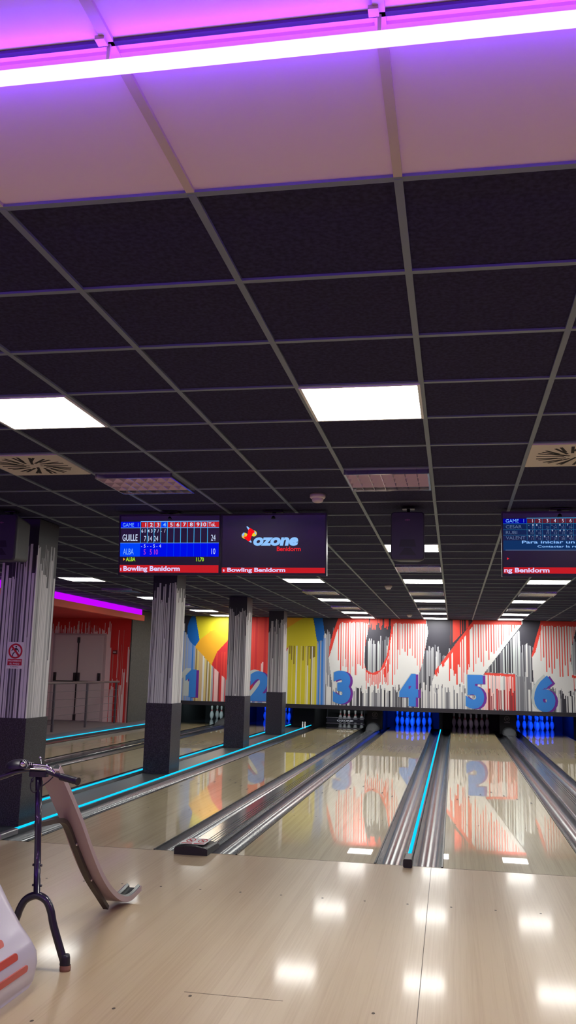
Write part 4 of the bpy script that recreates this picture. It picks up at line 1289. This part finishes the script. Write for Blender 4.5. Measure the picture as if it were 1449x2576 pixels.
def add_ramp():
    Y = 4.29
    t = thing('ball_ramp', 'bowling ball ramp with black bicycle handlebar standing on the approach', 'ball ramp', (-2.0, Y, 0))
    MB().tube([(-1.996, Y, 0.325), (-2.012, Y, 0.60), (-2.030, Y, 0.885)], 0.0165, 14).build('post', M['ramp_tube'], t)
    for z in (0.465, 0.372):
        c = MB()
        c.tube([(-1.996 - 0.024 - (z - .325) * .06, Y, z), (-1.996 + 0.024 - (z - .325) * .06, Y, z)], 0.006, 8)
        c.build('height_bolt', M['ramp_tube'], t)
    f = MB()
    f.tube(smooth_path([(-2.176, Y, 0.03), (-2.10, Y, 0.20), (-2.078, Y, 0.262), (-2.05, Y, 0.305), (-1.998, Y, 0.326), (-1.948, Y, 0.308), (-1.920, Y, 0.262), (-1.898, Y, 0.19), (-1.832, Y, 0.03)], 6), 0.0185, 14)
    f.build('fork', M['ramp_tube'], t)
    for x, dx in ((-1.8275, 0.006), (-2.1805, -0.006)):
        k = MB()
        k.lathe([(0.0, 0.072), (0.020, 0.072), (0.023, 0.060), (0.025, 0.026)], (x - dx * .5, Y, 0), 18, 0)
        k.lathe([(0.025, 0.026), (0.0265, 0.014), (0.0255, 0.0), (0.0, 0.0)], (x, Y, 0), 18, 1)
        k.build('rubber_foot', [M['grip'], M['rubber']], t)
    h = MB()
    h.tube(smooth_path([(-2.40, Y - 0.06, 0.845), (-2.25, Y - 0.03, 0.862), (-2.15, Y, 0.898), (-2.07, Y, 0.912), (-2.01, Y, 0.912), (-1.955, Y, 0.897), (-1.90, Y - 0.02, 0.886)], 5), 0.0125, 12)
    hb = h.build('handlebar', M['ramp_tube'], t)
    for pts in ([(-1.905, Y - 0.02, 0.887), (-1.80, Y - 0.05, 0.872)], [(-2.28, Y - 0.035, 0.857), (-2.42, Y - 0.065, 0.842)]):
        a, b = Vector(pts[0]), Vector(pts[1])
        g = MB()
        n = 9
        g.tube([a.lerp(b, k / n) for k in range(n + 1)], [0.0165 + 0.0015 * (k % 2) for k in range(n)] + [0.020], 14)
        g.build('grip', M['grip'], hb)
    MB().bbox(-2.075, -1.985, Y - 0.022, Y + 0.022, 0.880, 0.905, 0.01, 0, 'z').build('stem_clamp', M['ramp_tube'], hb)
    l = MB()
    l.tube(smooth_path([(-2.065, Y - 0.055, 0.944), (-1.985, Y - 0.055, 0.942), (-1.955, Y - 0.055, 0.936), (-1.925, Y - 0.045, 0.905)], 5), 0.0055, 8)
    l.tube(smooth_path([(-2.065, Y - 0.05, 0.931), (-1.98, Y - 0.05, 0.930), (-1.95, Y - 0.05, 0.922)], 4), 0.005, 8)
    for x in (-2.06, -2.05, -2.04): l.tube([(x, Y - 0.055, 0.925), (x, Y - 0.055, 0.952)], 0.006, 8)
    l.tube([(-2.020, Y + 0.0, 0.935), (-2.026, Y + 0.0, 0.968)], 0.003, 8)
    l.lathe([(0, 0), (0.007, 0.002), (0.007, 0.008), (0, 0.010)], (-2.030, Y, 0.966), 10)
    l.build('brake_lever', M['chrome_bright'], hb)
    be = MB()
    prof = []
    for k in range(9):
        a = PI / 2 * k / 8
        prof.append((0.068 * math.cos(a), 0.042 * math.sin(a)))
    be.lathe(prof, (-2.128, Y - 0.02, 0.921), 24)
    d = be.build('bell', M['grip'], hb)
    MB().lathe([(0.066, 0.0), (0.071, 0.0), (0.071, -0.005), (0.0, -0.006)], (-2.128, Y - 0.02, 0.921), 24).build('bell_rim', M['chrome_bright'], d) if False else None
    kn = MB()
    kn.lathe([(0.0, -0.018)] + [(0.018 * math.cos(a), 0.018 * math.sin(a)) for a in [math.radians(-75 + 15 * k) for k in range(11)]] + [(0.0, 0.018)], (-2.088, Y - 0.062, 0.945), 16)
    kn.tube([(-2.19, Y - 0.03, 0.920), (-1.98, Y - 0.03, 0.918)], 0.004, 8)
    kn.build('bell_knob', M['chrome_bright'], hb)
    ca = MB()
    ca.tube(smooth_path([(-1.945, Y - 0.02, 0.885), (-1.965, Y - 0.03, 0.862), (-2.0, Y - 0.03, 0.835), (-2.012, Y - 0.022, 0.815)], 5), 0.003, 6)
    ca.tube(smooth_path([(-2.046, Y - 0.02, 0.885), (-2.056, Y - 0.03, 0.85), (-2.052, Y - 0.03, 0.82), (-2.040, Y - 0.02, 0.806), (-2.028, Y - 0.018, 0.815)], 5), 0.003, 6)
    ca.lathe([(0, 0), (0.007, 0), (0.007, 0.016), (0, 0.016)], (-2.052, Y - 0.022, 0.855), 10)
    ca.build('brake_cable', M['grip'], hb)
    # the chute: a channel that falls away from the post and levels out on the floor
    path = smooth_path([(4.345, 0.905), (4.42, 0.838), (4.654, 0.619), (4.849, 0.412), (5.021, 0.252), (5.195, 0.132), (5.36, 0.055), (5.52, 0.022), (5.70, 0.040)], 6)
    path = [(p.x, p.y) for p in [Vector((a[0], a[1], 0)) for a in path]]
    x0, x1 = -2.065, -1.950
    def sweep(prof):
        secs = []
        for i, (yy, zz) in enumerate(path):
            a, b = path[max(i - 1, 0)], path[min(i + 1, len(path) - 1)]
            ty, tz = b[0] - a[0], b[1] - a[1]
            L = math.hypot(ty, tz)
            ny, nz = -tz / L, ty / L                         # normal on the ball side
            secs.append([(px, yy + ny * pn, zz + nz * pn) for px, pn in prof])
        return secs
    bd = MB()
    bd.loft(sweep([(x0, 0.0), (x1, 0.0), (x1, 0.012), (x0, 0.012)]), smooth=False)
    bd.loft(sweep([(x1 - 0.006, 0.012), (x1, 0.012), (x1, 0.030), (x1 - 0.006, 0.030)]), smooth=False)
    bd.loft(sweep([(x0, 0.012), (x0 + 0.006, 0.012), (x0 + 0.006, 0.030), (x0, 0.030)]), smooth=False)
    bd.build('chute', M['ramp_board'], t)
    ln = MB().loft(sweep([(x0 + 0.006, 0.0122), (x1 - 0.006, 0.0122), (x1 - 0.006, 0.0150), (x0 + 0.006, 0.0150)]), smooth=False)
    ln.build('chute_lining', M['ramp_rail'], t)
    for a, b in ((x0 + 0.006, x0 + 0.036), (x1 - 0.036, x1 - 0.006)):
        m = (a + b) / 2
        r = MB().loft(sweep([(a, 0.012), (b, 0.012), (b - 0.003, 0.030), (m, 0.040), (a + 0.003, 0.030)]), smooth=False)
        r.build('guide_rail', M['ramp_rail'], t)
    bp = smooth_path([(-2.025, 4.30, 0.652), (-2.025, 4.48, 0.640), (-2.025, 4.585, 0.628), (-2.025, 4.665, 0.582), (-2.025, 4.80, 0.444), (-2.025, 4.98, 0.268), (-2.025, 5.18, 0.118), (-2.025, 5.300, 0.030)], 5)
    br = MB()
    secs = []
    for i, p in enumerate(bp):
        a, b = bp[max(i - 1, 0)], bp[min(i + 1, len(bp) - 1)]
        d = (b - a).normalized()
        n = Vector((0, -d.z, d.y))
        secs.append([p + n * s2 + Vector((s1, 0, 0)) for s1, s2 in ((-0.016, -0.012), (0.016, -0.012), (0.016, 0.010), (-0.016, 0.010))])
    br.loft(secs, smooth=False)
    br.build('support_bracket', M['bracket'], t)
    sc = MB()
    for yy, zz in ((4.76, 0.478), (5.00, 0.246)):
        sc.tube([(-2.008, yy, zz), (-2.002, yy, zz)], 0.007, 10)
    sc.build('screw', M['chrome_bright'], t)
add_ramp()

# ------------------------------------------------------------------ white ball-return shell, lower left
def add_hood():
    t = thing('ball_return', 'glossy white ball-return shell with red stripes, lower left corner', 'ball return', (-2.3, 3.6, 0))
    secs = []
    for z, xr, yb, r in ((0.0, -1.885, 4.09, 0.07), (0.03, -1.868, 4.105, 0.08), (0.10, -1.858, 4.115, 0.09), (0.15, -1.862, 4.115, 0.10), (0.20, -1.885, 4.105, 0.11), (0.26, -1.925, 4.09, 0.12), (0.36, -1.985, 4.08, 0.13), (0.50, -2.055, 4.06, 0.15), (0.62, -2.13, 4.02, 0.16), (0.70, -2.23, 3.94, 0.17), (0.735, -2.36, 3.80, 0.16)):
        xl, yf = -4.75 - xr if False else -2.95 - (xr + 1.885) * 0.9, 3.02 + (4.09 - yb)
        pts = []
        for cx, cy, st in ((xr - r, yb - r, 0), (xl + r, yb - r, 90), (xl + r, yf + r, 180), (xr - r, yf + r, 270)):
            for k in range(7):
                a = math.radians(st + 15 * k)
                pts.append((cx + r * math.cos(a), cy + r * math.sin(a), z))
        secs.append(pts)
    b = MB().loft(secs)
    b.build('shell', M['hood'], t)
    for z, y1, x in ((0.248, 3.80, -1.917), (0.180, 3.86, -1.8745), (0.113, 3.93, -1.8565)):
        s = MB()
        dz = 0.014
        sl = 0.60 if z > 0.2 else 0.35 if z > 0.15 else 0.0
        n = 14
        out = []
        pts = []
        for k in range(9):
            a = -PI / 2 + PI * k / 8
            pts.append((y1 + 0.014 * math.cos(a), z + dz * math.sin(a)))
        pts += [(3.2, z + dz), (3.2, z - dz)]
        s.add([(x - sl * (q - z) + 0.0035, p, q) for p, q in pts], [tuple(range(len(pts)))])
        s.add([(x - sl * (q - z) - 0.012, p, q) for p, q in pts], [tuple(range(len(pts)))])
        m = len(pts)
        s.add([(x - sl * (q - z) + 0.0035, p, q) for p, q in pts] + [(x - sl * (q - z) - 0.012, p, q) for p, q in pts], [(i, (i + 1) % m, m + (i + 1) % m, m + i) for i in range(m)])
        s.build('red_stripe', M['hood_red'], t)
add_hood()

# ------------------------------------------------------------------ world, camera, view
w = bpy.data.worlds.new('room_air')
S.world = w
w.use_nodes = True
w.node_tree.nodes['Background'].inputs[0].default_value = (0.02, 0.02, 0.025, 1)
w.node_tree.nodes['Background'].inputs[1].default_value = 0.3

cam = bpy.data.cameras.new('camera')
co = bpy.data.objects.new('camera', cam)
COL.objects.link(co)
rx = Vector((0.98331970, 0.18025015, 0.02433607))
up = Vector((0.00803756, -0.17673047, 0.98422647))
fw = Vector((-0.18170789, 0.96761368, 0.17523133))
mx = Matrix((rx, up, -fw)).transposed().to_4x4()
mx.translation = Vector((0, 0, 1.42647))
co.matrix_world = mx
cam.sensor_fit = 'VERTICAL'
cam.sensor_height = 36.0
cam.lens = 36.0 * 2243.852 / 2576
cam.clip_start = 0.05
cam.clip_end = 100
S.camera = co

S.view_settings.view_transform = 'Standard'
S.view_settings.look = 'None'
S.view_settings.exposure = 0.0
S.view_settings.gamma = 1.0
S.view_settings.use_curve_mapping = False
S.cycles.use_denoising = True
S.cycles.max_bounces = 8
S.cycles.sample_clamp_indirect = 6.0
